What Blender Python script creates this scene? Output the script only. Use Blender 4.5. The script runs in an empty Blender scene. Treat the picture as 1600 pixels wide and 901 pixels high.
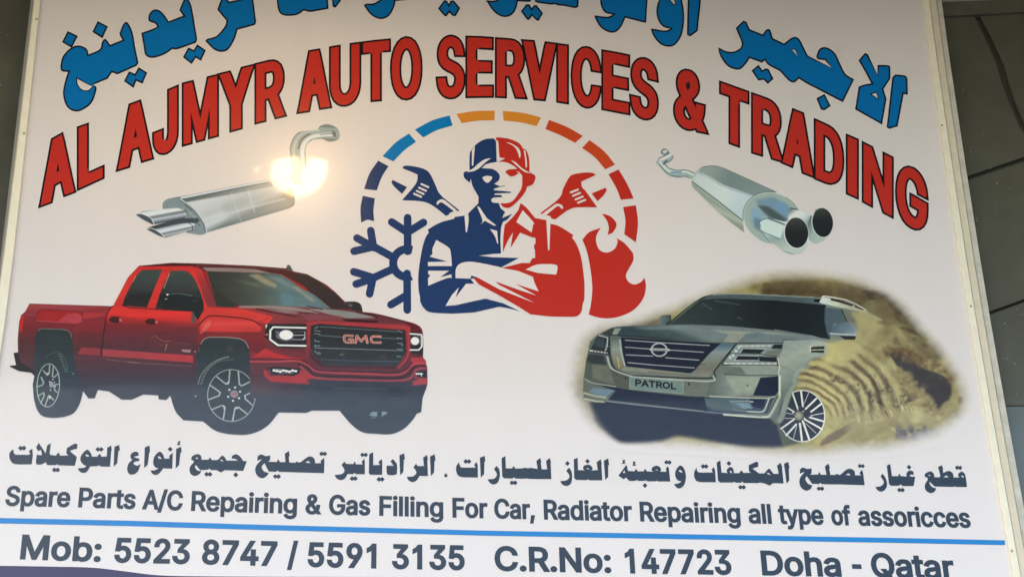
import bpy, math, random
import numpy as np
from mathutils import Vector, Matrix
from mathutils.geometry import delaunay_2d_cdt

# ------------------------------------------------------------------ settings
SC = bpy.context.scene
COL = SC.collection
rad = math.radians
FOC, CU, CV = 3300.0, 800.0, 450.5          # focal length and centre in photograph pixels
# the wall is the plane y = 0 (x to the right, z up); its axes as the lens sees them
zc = Vector((-156.0, 5501.0, -FOC)).normalized()
xc = Vector((31650.0 - CU, -(1555.0 - CV), -FOC)).normalized()
xc = (xc - zc * xc.dot(zc)).normalized()
yc = zc.cross(xc)
ROT = Matrix((xc, yc, zc))                  # camera space -> world
def ray(u, v):
    return (ROT @ Vector((u - CU, -(v - CV), -FOC))).normalized()
def hit(cam, u, v, y=0.0):
    d = ray(u, v)
    return cam + d * ((y - cam.y) / d.y)
_c = Vector((0, -1, 0))
_w = (hit(_c, 1507, 450) - hit(_c, 15, 450)).length
DIST = 2.4 / _w                             # the sheet is 2.4 m wide
CAM = Vector((0, -DIST, 1.6))
CX = hit(CAM, 770, 450)
CAM.x -= CX.x
cam = bpy.data.cameras.new('camera')
cam.sensor_width = 36.0
cam.lens = 36.0 * FOC / 1600.0
cam.clip_start = 0.05
cam.clip_end = 2000
co = bpy.data.objects.new('camera', cam)
COL.objects.link(co)
co.matrix_world = Matrix.Translation(CAM) @ ROT.to_4x4()
SC.camera = co

# world, sun, exposure
SUN_EL, SUN_AZ = 38.0, 215.0
world = bpy.data.worlds.new('World'); SC.world = world; world.use_nodes = True
nt = world.node_tree
sky = nt.nodes.new('ShaderNodeTexSky'); sky.sky_type = 'NISHITA'; sky.sun_disc = False
sky.sun_elevation = rad(SUN_EL); sky.sun_rotation = rad(SUN_AZ)
sky.dust_density = 1.5; sky.air_density = 1.2
nt.links.new(sky.outputs[0], nt.nodes['Background'].inputs[0])
nt.nodes['Background'].inputs[1].default_value = 0.15
sl = bpy.data.lights.new('sun', 'SUN'); sl.energy = 2.2; sl.angle = rad(0.5); sl.color = (1.0, 0.95, 0.88)
so = bpy.data.objects.new('sun', sl); COL.objects.link(so)
_sd = Vector((math.sin(rad(SUN_AZ)) * math.cos(rad(SUN_EL)), math.cos(rad(SUN_AZ)) * math.cos(rad(SUN_EL)), math.sin(rad(SUN_EL))))
so.rotation_euler = _sd.to_track_quat('Z', 'Y').to_euler()
vs = SC.view_settings
vs.view_transform = 'Standard'; vs.look = 'None'; vs.gamma = 1.0; vs.use_curve_mapping = False
vs.exposure = EXPO = 1.36
SC.cycles.max_bounces = 6
SC.cycles.use_denoising = True

# ------------------------------------------------------------------ helpers
def lin(c):
    c = np.asarray(c, float) / 255.0
    return np.where(c <= 0.04045, c / 12.92, ((c + 0.055) / 1.055) ** 2.4)
PAPER = (0.80, 0.784, 0.804)
def ink(c, white=(220, 210, 198), veil=0.0):
    """printed colour: what is seen relative to the blank sheet next to it"""
    a = (lin(c) - veil) / lin(white) * np.array(PAPER)
    return tuple(float(x) for x in np.clip(a, 0.004, 0.9))
def PW(u, v, y=0.0):
    return hit(CAM, u, v, y)
def nodes_mat(name):
    m = bpy.data.materials.new(name); m.use_nodes = True
    return m, m.node_tree, m.node_tree.nodes['Principled BSDF']
GLOSS = dict(rough=0.24, coat=0.32, coat_rough=0.042)
def waves(nt, b, strength=0.007):
    """the slack flex sheet: long shallow ripples that only show in its gloss"""
    tc = nt.nodes.new('ShaderNodeTexCoord')
    mp = nt.nodes.new('ShaderNodeMapping'); mp.inputs['Scale'].default_value = (1.6, 1.0, 0.7)
    n = nt.nodes.new('ShaderNodeTexNoise'); n.inputs['Scale'].default_value = 2.2; n.inputs['Detail'].default_value = 1.0
    n2 = nt.nodes.new('ShaderNodeTexNoise'); n2.inputs['Scale'].default_value = 900.0
    bp = nt.nodes.new('ShaderNodeBump'); bp.inputs['Strength'].default_value = 0.6; bp.inputs['Distance'].default_value = strength
    bp2 = nt.nodes.new('ShaderNodeBump'); bp2.inputs['Strength'].default_value = 0.10; bp2.inputs['Distance'].default_value = 0.0003
    L = nt.links.new
    L(tc.outputs['Object'], mp.inputs[0]); L(mp.outputs[0], n.inputs['Vector']); L(n.outputs[0], bp.inputs['Height'])
    L(tc.outputs['Object'], n2.inputs['Vector']); L(n2.outputs[0], bp2.inputs['Height'])
    L(bp.outputs[0], bp2.inputs['Normal'])
    L(bp2.outputs[0], b.inputs['Normal']); L(bp.outputs[0], b.inputs['Coat Normal'])
    return tc
def print_mat(name, col):
    m, nt, b = nodes_mat(name)
    b.inputs['Roughness'].default_value = GLOSS['rough']
    b.inputs['Coat Weight'].default_value = GLOSS['coat']; b.inputs['Specular IOR Level'].default_value = 0.24
    b.inputs['Coat Roughness'].default_value = GLOSS['coat_rough']
    tc = waves(nt, b)
    n = nt.nodes.new('ShaderNodeTexNoise'); n.inputs['Scale'].default_value = 420.0; n.inputs['Detail'].default_value = 2
    mr = nt.nodes.new('ShaderNodeMapRange'); mr.inputs[3].default_value = 0.93; mr.inputs[4].default_value = 1.07
    # broad dust film and faint runs of rain down the sheet
    mp = nt.nodes.new('ShaderNodeMapping'); mp.inputs['Scale'].default_value = (5.0, 1.0, 0.8)
    st = nt.nodes.new('ShaderNodeTexNoise'); st.inputs['Scale'].default_value = 3.0; st.inputs['Detail'].default_value = 5
    sr = nt.nodes.new('ShaderNodeMapRange'); sr.inputs[1].default_value = 0.35; sr.inputs[2].default_value = 0.75
    sr.inputs[3].default_value = 1.0; sr.inputs[4].default_value = 0.978
    pr = nt.nodes.new('ShaderNodeMath'); pr.operation = 'MULTIPLY'
    ro = nt.nodes.new('ShaderNodeMapRange'); ro.inputs[1].default_value = 0.3; ro.inputs[2].default_value = 0.75
    ro.inputs[3].default_value = GLOSS['coat_rough'] * .85; ro.inputs[4].default_value = GLOSS['coat_rough'] * 1.35
    nt.links.new(tc.outputs['Object'], mp.inputs[0]); nt.links.new(mp.outputs[0], st.inputs['Vector'])
    nt.links.new(st.outputs[0], sr.inputs[0]); nt.links.new(st.outputs[0], ro.inputs[0]); nt.links.new(ro.outputs[0], b.inputs['Coat Roughness'])
    mx = nt.nodes.new('ShaderNodeMix'); mx.data_type = 'RGBA'; mx.blend_type = 'MULTIPLY'; mx.inputs[0].default_value = 1.0
    mx.inputs[6].default_value = (*col, 1)
    nt.links.new(tc.outputs['Object'], n.inputs['Vector']); nt.links.new(n.outputs[0], mr.inputs[0])
    nt.links.new(mr.outputs[0], pr.inputs[0]); nt.links.new(sr.outputs[0], pr.inputs[1])
    nt.links.new(pr.outputs[0], mx.inputs[7]); nt.links.new(mx.outputs[2], b.inputs['Base Color'])
    m['mix'] = mx.name
    return m
def plain_mat(name, col, rough=0.5, metal=0.0, noise=0.0, scale=20.0, coat=0.0, spec=0.5):
    m, nt, b = nodes_mat(name)
    b.inputs['Roughness'].default_value = rough; b.inputs['Metallic'].default_value = metal
    b.inputs['Coat Weight'].default_value = coat; b.inputs['Specular IOR Level'].default_value = spec
    b.inputs['Base Color'].default_value = (*col, 1)
    if noise:
        tc = nt.nodes.new('ShaderNodeTexCoord')
        n = nt.nodes.new('ShaderNodeTexNoise'); n.inputs['Scale'].default_value = scale; n.inputs['Detail'].default_value = 6
        cr = nt.nodes.new('ShaderNodeMapRange'); n.inputs['Roughness'].default_value = 0.62; cr.inputs[1].default_value = 0.3; cr.inputs[2].default_value = 0.7
        cr.inputs[3].default_value = 1 - noise; cr.inputs[4].default_value = 1 + noise
        mx = nt.nodes.new('ShaderNodeMix'); mx.data_type = 'RGBA'; mx.blend_type = 'MULTIPLY'; mx.inputs[0].default_value = 1
        mx.inputs[6].default_value = (*col, 1)
        nt.links.new(tc.outputs['Object'], n.inputs['Vector']); nt.links.new(n.outputs[0], cr.inputs[0])
        nt.links.new(cr.outputs[0], mx.inputs[7]); nt.links.new(mx.outputs[2], b.inputs['Base Color'])
    return m
def link(name, me, mat=None, parent=None, **props):
    o = bpy.data.objects.new(name, me); COL.objects.link(o)
    if mat is not None: me.materials.append(mat)
    if parent is not None:
        o.parent = parent; o.matrix_parent_inverse = parent.matrix_world.inverted()
    for k, v in props.items(): o[k] = v
    return o
def empty(name, loc, **props):
    o = bpy.data.objects.new(name, None); COL.objects.link(o); o.location = loc
    o.matrix_world = Matrix.Translation(loc)
    for k, v in props.items(): o[k] = v
    return o
def mesh_of(name, verts, faces):
    me = bpy.data.meshes.new(name); me.from_pydata([tuple(v) for v in verts], [], faces); me.update()
    return me
def box(x0, x1, y0, y1, z0, z1):
    v = [(x, y, z) for z in (z0, z1) for y in (y0, y1) for x in (x0, x1)]
    f = [(0, 2, 3, 1), (4, 5, 7, 6), (0, 1, 5, 4), (2, 6, 7, 3), (0, 4, 6, 2), (1, 3, 7, 5)]
    return v, f
def boxes(name, lst, mat, parent=None, bevel=0.0, **p):
    V, F = [], []
    for b in lst:
        v, f = box(*b); k = len(V); V += v; F += [tuple(i + k for i in q) for q in f]
    o = link(name, mesh_of(name, V, F), mat, parent, **p)
    if bevel:
        m = o.modifiers.new('bevel', 'BEVEL'); m.width = bevel; m.segments = 2
    return o

# ---- paths: 'x,y' is a corner, 'x,y~' a point on a smooth run, '@ox,oy,s' sets the tracing grid
def path(txt):
    ox = oy = 0.0; s = 1.0; P = []
    for t in txt.split():
        if t[0] == '@':
            ox, oy, s = GRID[t[1:]] if t[1:] in GRID else tuple(float(a) for a in t[1:].split(','))
            continue
        sm = t.endswith('~'); a, b = t.rstrip('~').split(',')
        P.append((ox + float(a) / s, oy + float(b) / s, sm))
    return P
def smooth(P, closed=True, k=5):
    n = len(P); out = []
    for i in range(n if closed else n - 1):
        a, b = P[i], P[(i + 1) % n]
        if not (a[2] or b[2]):
            out.append(a[:2]); continue
        pa = P[i - 1] if (closed or i > 0) else a
        pb = P[(i + 2) % n] if (closed or i + 2 < n) else b
        m0 = ((b[0] - pa[0]) / 2, (b[1] - pa[1]) / 2) if a[2] else (b[0] - a[0], b[1] - a[1])
        m1 = ((pb[0] - a[0]) / 2, (pb[1] - a[1]) / 2) if b[2] else (b[0] - a[0], b[1] - a[1])
        for j in range(k):
            t = j / k
            h0 = 2*t**3 - 3*t*t + 1; h1 = t**3 - 2*t*t + t; h2 = -2*t**3 + 3*t*t; h3 = t**3 - t*t
            out.append((h0*a[0] + h1*m0[0] + h2*b[0] + h3*m1[0], h0*a[1] + h1*m0[1] + h2*b[1] + h3*m1[1]))
    if not closed: out.append(P[-1][:2])
    return out
def poly(txt, k=5): return smooth(path(txt), True, k)
def ell(cx, cy, rx, ry, rot=0, n=28, grid=None, a0=0, a1=360):
    ox, oy, s = GRID[grid] if grid else (0, 0, 1)
    r = rad(rot); o = []
    for i in range(n):
        t = rad(a0 + (a1 - a0) * i / n)
        x, y = rx * math.cos(t), ry * math.sin(t)
        o.append((ox + (cx + x * math.cos(r) - y * math.sin(r)) / s, oy + (cy + x * math.sin(r) + y * math.cos(r)) / s))
    return o
def area(c):
    c = np.array(c); x, y = c[:, 0], c[:, 1]
    return 0.5 * float(np.sum(x * np.roll(y, -1) - np.roll(x, -1) * y))
def wind(c, pts):
    """winding number of closed contour c round each of pts"""
    c = np.array(c); a = c; b = np.roll(c, -1, 0)
    x, y = pts[:, 0:1], pts[:, 1:2]
    up = (a[:, 1] <= y) & (b[:, 1] > y); dn = (a[:, 1] > y) & (b[:, 1] <= y)
    cr = (b[:, 0] - a[:, 0]) * (y - a[:, 1]) - (x - a[:, 0]) * (b[:, 1] - a[:, 1])
    return (up & (cr > 0)).sum(1) - (dn & (cr < 0)).sum(1)
def orient(cs):
    """outer contours one way round, contours lying inside them the other"""
    out = []
    for i, c in enumerate(cs):
        p = np.array([c[0]]); dep = sum(int(wind(d, p)[0]) != 0 for j, d in enumerate(cs) if j != i)
        s = area(c)
        out.append(c if (s > 0) == (dep % 2 == 0) else c[::-1])
    return out
def offset(c, dx, dy=None):
    """push a contour outwards (positively oriented ones grow, negative ones shrink)"""
    dy = dx if dy is None else dy
    a = np.array(c, float); keep = np.linalg.norm(a - np.roll(a, 1, 0), axis=1) > 1e-6; a = a[keep]
    e = np.roll(a, -1, 0) - a; e /= np.linalg.norm(e, axis=1)[:, None]
    n = np.stack([e[:, 1], -e[:, 0]], 1); m = np.roll(n, 1, 0)
    s = n + m; d = 1 + (n * m).sum(1); s /= np.maximum(d, 0.45)[:, None]
    return (a + s * np.array([dx, dy])).tolist()
def tri(cs, nonzero=True):
    V, E = [], []
    for c in cs:
        k = len(V); V += [Vector(p) for p in c]; n = len(c)
        E += [(k + i, k + (i + 1) % n) for i in range(n)]
    v, e, f, *_ = delaunay_2d_cdt(V, E, [], 0, 1e-5)
    v = np.array([(p.x, p.y) for p in v]); f = np.array(f)
    ce = v[f].mean(1); w = sum(wind(c, ce) for c in cs)
    k = (w != 0) if nonzero else (w % 2 != 0)
    return v, f[k]
def flat(name, cs, mat, parent, lift, nonzero=True, **props):
    """a printed shape as a thin sheet lying lift metres in front of the board"""
    cs = [c for c in cs if len(c) > 2]
    v, f = tri(cs, nonzero)
    W = [PW(a, b, -lift) for a, b in v]
    used = sorted(set(f.ravel().tolist())); idx = {k: i for i, k in enumerate(used)}
    F = []
    for t in f:
        a, b, c = (W[i] for i in t)
        q = tuple(idx[i] for i in t)
        F.append(q if (b - a).cross(c - a).y < 0 else q[::-1])
    return link(name, mesh_of(name, [W[i] for i in used], F), mat, parent, **props)

# ---- painting of the printed pictures, in the plane of the sheet
class Canvas:
    D = 1300.0                                # texels per metre
    def __init__(s, u0, v0, u1, v1):
        c = [PW(u, v) for u in (u0, u1) for v in (v0, v1)]
        s.x0 = min(p.x for p in c); s.z1 = max(p.z for p in c)
        s.w = int((max(p.x for p in c) - s.x0) * s.D) + 2; s.h = int((s.z1 - min(p.z for p in c)) * s.D) + 2
        s.rgb = np.zeros((s.h, s.w, 3)); s.a = np.zeros((s.h, s.w))
        A, B = PW(u0 + 10, v0 + 10), PW(u0 + 11, v0 + 10); s.k = (B - A).length * s.D
        # photograph coordinates of every texel (for gradients and noise)
        X, Z = np.meshgrid(s.x0 + (np.arange(s.w) + .5) / s.D, s.z1 - (np.arange(s.h) + .5) / s.D)
        R = ROT.transposed(); dx, dy, dz = X - CAM.x, -CAM.y, Z - CAM.z
        cc = [R[i][0] * dx + R[i][1] * dy + R[i][2] * dz for i in range(3)]
        s.U = CU + FOC * cc[0] / -cc[2]; s.V = CV - FOC * cc[1] / -cc[2]
    def px(s, P):
        o = []
        for u, v in P:
            w = PW(u, v); o.append(((w.x - s.x0) * s.D, (s.z1 - w.z) * s.D))
        return np.array(o)
    def mask(s, P, blur=0.0):
        p = s.px(P); pad = int(blur * 3.2 * s.k) + 3
        x0, y0 = max(int(p[:, 0].min()) - pad, 0), max(int(p[:, 1].min()) - pad, 0)
        x1, y1 = min(int(p[:, 0].max()) + pad + 1, s.w), min(int(p[:, 1].max()) + pad + 1, s.h)
        if x1 <= x0 or y1 <= y0: return None
        W, H = x1 - x0, y1 - y0; S = 3
        q = np.roll(p, -1, 0); m = np.zeros((H, W + 1))
        ys = y0 + (np.arange(H * S) + .5) / S
        for a, b in zip(p, q):
            if a[1] == b[1]: continue
            lo, hi, sg = (a, b, 1.0) if a[1] < b[1] else (b, a, -1.0)
            i0 = max(int(math.ceil((lo[1] - y0) * S - .5)), 0); i1 = min(int(math.ceil((hi[1] - y0) * S - .5)), H * S)
            if i1 <= i0: continue
            yy = ys[i0:i1]; xx = lo[0] + (yy - lo[1]) * (hi[0] - lo[0]) / (hi[1] - lo[1]) - x0
            xx = np.clip(xx, 0, W - 1e-3); xi = xx.astype(int); fr = xx - xi; r = np.arange(i0, i1) // S
            np.add.at(m, (r, xi), sg * (1 - fr) / S); np.add.at(m, (r, xi + 1), sg * fr / S)
        m = np.clip(np.abs(np.cumsum(m, 1)[:, :W]), 0, 1)
        if blur > 0: m = gauss(m, blur * s.k)
        return m, (slice(y0, y1), slice(x0, x1))
    def put(s, mk, col, op=1.0, alpha=True):
        if mk is None: return
        m, sl = mk; m = (m * op)
        c = col(s.U[sl], s.V[sl]) if callable(col) else np.array(col, float)
        a0 = s.a[sl]
        if alpha:
            a1 = m + a0 * (1 - m); w = np.where(a1 > 1e-6, m / np.maximum(a1, 1e-6), 0)
            s.a[sl] = a1
        else: w = m
        s.rgb[sl] = s.rgb[sl] * (1 - w[..., None]) + c * w[..., None]
    def fill(s, P, col, blur=0.0, op=1.0, alpha=False):
        s.put(s.mask(poly(P) if isinstance(P, str) else P, blur), col, op, alpha)
    def line(s, P, col, w=1.0, blur=0.0, op=1.0, alpha=False, closed=False):
        P = smooth(path(P), closed) if isinstance(P, str) else P
        if closed: P = list(P) + [P[0]]
        p = s.px(P); W = w * s.k / 2; pad = int(W + blur * 3 * s.k) + 3
        x0, y0 = max(int(p[:, 0].min()) - pad, 0), max(int(p[:, 1].min()) - pad, 0)
        x1, y1 = min(int(p[:, 0].max()) + pad, s.w), min(int(p[:, 1].max()) + pad, s.h)
        if x1 <= x0 or y1 <= y0: return
        m = np.zeros((y1 - y0, x1 - x0))
        for a, b in zip(p[:-1], p[1:]):
            ax, ay, bx, by = a[0] - x0, a[1] - y0, b[0] - x0, b[1] - y0
            i0, i1 = max(int(min(ax, bx) - W - 2), 0), min(int(max(ax, bx) + W + 3), m.shape[1])
            j0, j1 = max(int(min(ay, by) - W - 2), 0), min(int(max(ay, by) + W + 3), m.shape[0])
            if i1 <= i0 or j1 <= j0: continue
            X, Y = np.meshgrid(np.arange(i0, i1) + .5, np.arange(j0, j1) + .5)
            dx, dy = bx - ax, by - ay; L = dx * dx + dy * dy + 1e-9
            t = np.clip(((X - ax) * dx + (Y - ay) * dy) / L, 0, 1)
            d = np.hypot(X - ax - t * dx, Y - ay - t * dy)
            np.maximum(m[j0:j1, i0:i1], np.clip(W - d + .5, 0, 1) * min(1, W * 2), out=m[j0:j1, i0:i1])
        if blur > 0: m = gauss(m, blur * s.k)
        s.put((m, (slice(y0, y1), slice(x0, x1))), col, op, alpha)
def box1(m, r, ax):
    n = m.shape[ax]; w = 2 * r + 1
    pad = [(0, 0), (0, 0)]; pad[ax] = (r + 1, r)
    c = np.cumsum(np.pad(m, pad, mode='edge'), ax)
    return (np.take(c, range(w, w + n), ax) - np.take(c, range(0, n), ax)) / w
def gauss(m, sg):
    r = max(1, int(round(sg)))
    if sg < 0.7:
        return m * .5 + box1(box1(m, 1, 0), 1, 1) * .5
    for _ in range(2):
        m = box1(box1(m, r, 0), r, 1)
    return m
def vgrad(*stops):
    """colour by height on the sheet: (v, rgb), ..."""
    ys = [a[0] for a in stops]; cs = np.array([a[1] for a in stops], float)
    return lambda U, V: np.stack([np.interp(V, ys, cs[:, i]) for i in range(3)], -1)
def hgrad(*stops):
    xs = [a[0] for a in stops]; cs = np.array([a[1] for a in stops], float)
    return lambda U, V: np.stack([np.interp(U, xs, cs[:, i]) for i in range(3)], -1)
def dgrad(p, q, *stops):
    """colour along the line from p to q: (t, rgb), ..."""
    dx, dy = q[0] - p[0], q[1] - p[1]; L = dx * dx + dy * dy
    ts = [a[0] for a in stops]; cs = np.array([a[1] for a in stops], float)
    def f(U, V):
        t = ((U - p[0]) * dx + (V - p[1]) * dy) / L
        return np.stack([np.interp(t, ts, cs[:, i]) for i in range(3)], -1)
    return f
_rng = np.random.RandomState(7)
_lat = _rng.rand(256, 256)
def vnoise(x, y):
    xi = np.floor(x).astype(int); yi = np.floor(y).astype(int); fx = x - xi; fy = y - yi
    fx = fx * fx * (3 - 2 * fx); fy = fy * fy * (3 - 2 * fy)
    g = lambda a, b: _lat[a & 255, b & 255]
    return (g(xi, yi) * (1 - fx) + g(xi + 1, yi) * fx) * (1 - fy) + (g(xi, yi + 1) * (1 - fx) + g(xi + 1, yi + 1) * fx) * fy
def fbm(x, y, o=5):
    s = 0; a = .5; t = 0
    for i in range(o):
        s = s + a * vnoise(x, y); t += a; x = x * 2.03 + 17.1; y = y * 2.03 + 5.7; a *= .55
    return s / t
def picture_mat(name, cv, white, veil):
    img = bpy.data.images.new(name, cv.w, cv.h, alpha=True, float_buffer=True)
    img.colorspace_settings.name = 'Non-Color'
    a = (lin(np.clip(cv.rgb, 0, 255)) - veil) / lin(white) * np.array(PAPER)
    a = np.clip(a, 0.004, 0.9)
    A = np.clip(cv.a, 0, 1)[..., None]
    a = a * A + np.array(PAPER) * (1 - A)
    buf = np.ones((cv.h, cv.w, 4), np.float32); buf[..., :3] = a[::-1]
    img.pixels.foreach_set(buf.ravel()); img.update(); img.pack()
    m = print_mat(name, PAPER); nt = m.node_tree
    t = nt.nodes.new('ShaderNodeTexImage'); t.image = img; t.interpolation = 'Linear'; t.extension = 'EXTEND'
    uv = nt.nodes.new('ShaderNodeUVMap'); uv.uv_map = 'print'
    nt.links.new(uv.outputs[0], t.inputs[0]); nt.links.new(t.outputs[0], nt.nodes[m['mix']].inputs[6])
    return m
def picture(name, outline, cv, white, veil, parent, lift, **props):
    m = picture_mat(name, cv, white, veil)
    o = flat(name, [outline], m, parent, lift, **props)
    me = o.data; uv = me.uv_layers.new(name='print')
    for l in me.loops:
        c = me.vertices[l.vertex_index].co
        # print lies lift in front of y=0: same ray, so shift back to the sheet plane
        d = (c - CAM); q = CAM + d * ((0 - CAM.y) / d.y)
        uv.data[l.index].uv = ((q.x - cv.x0) * cv.D / cv.w, 1 - (cv.z1 - q.z) * cv.D / cv.h)
    return o

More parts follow.
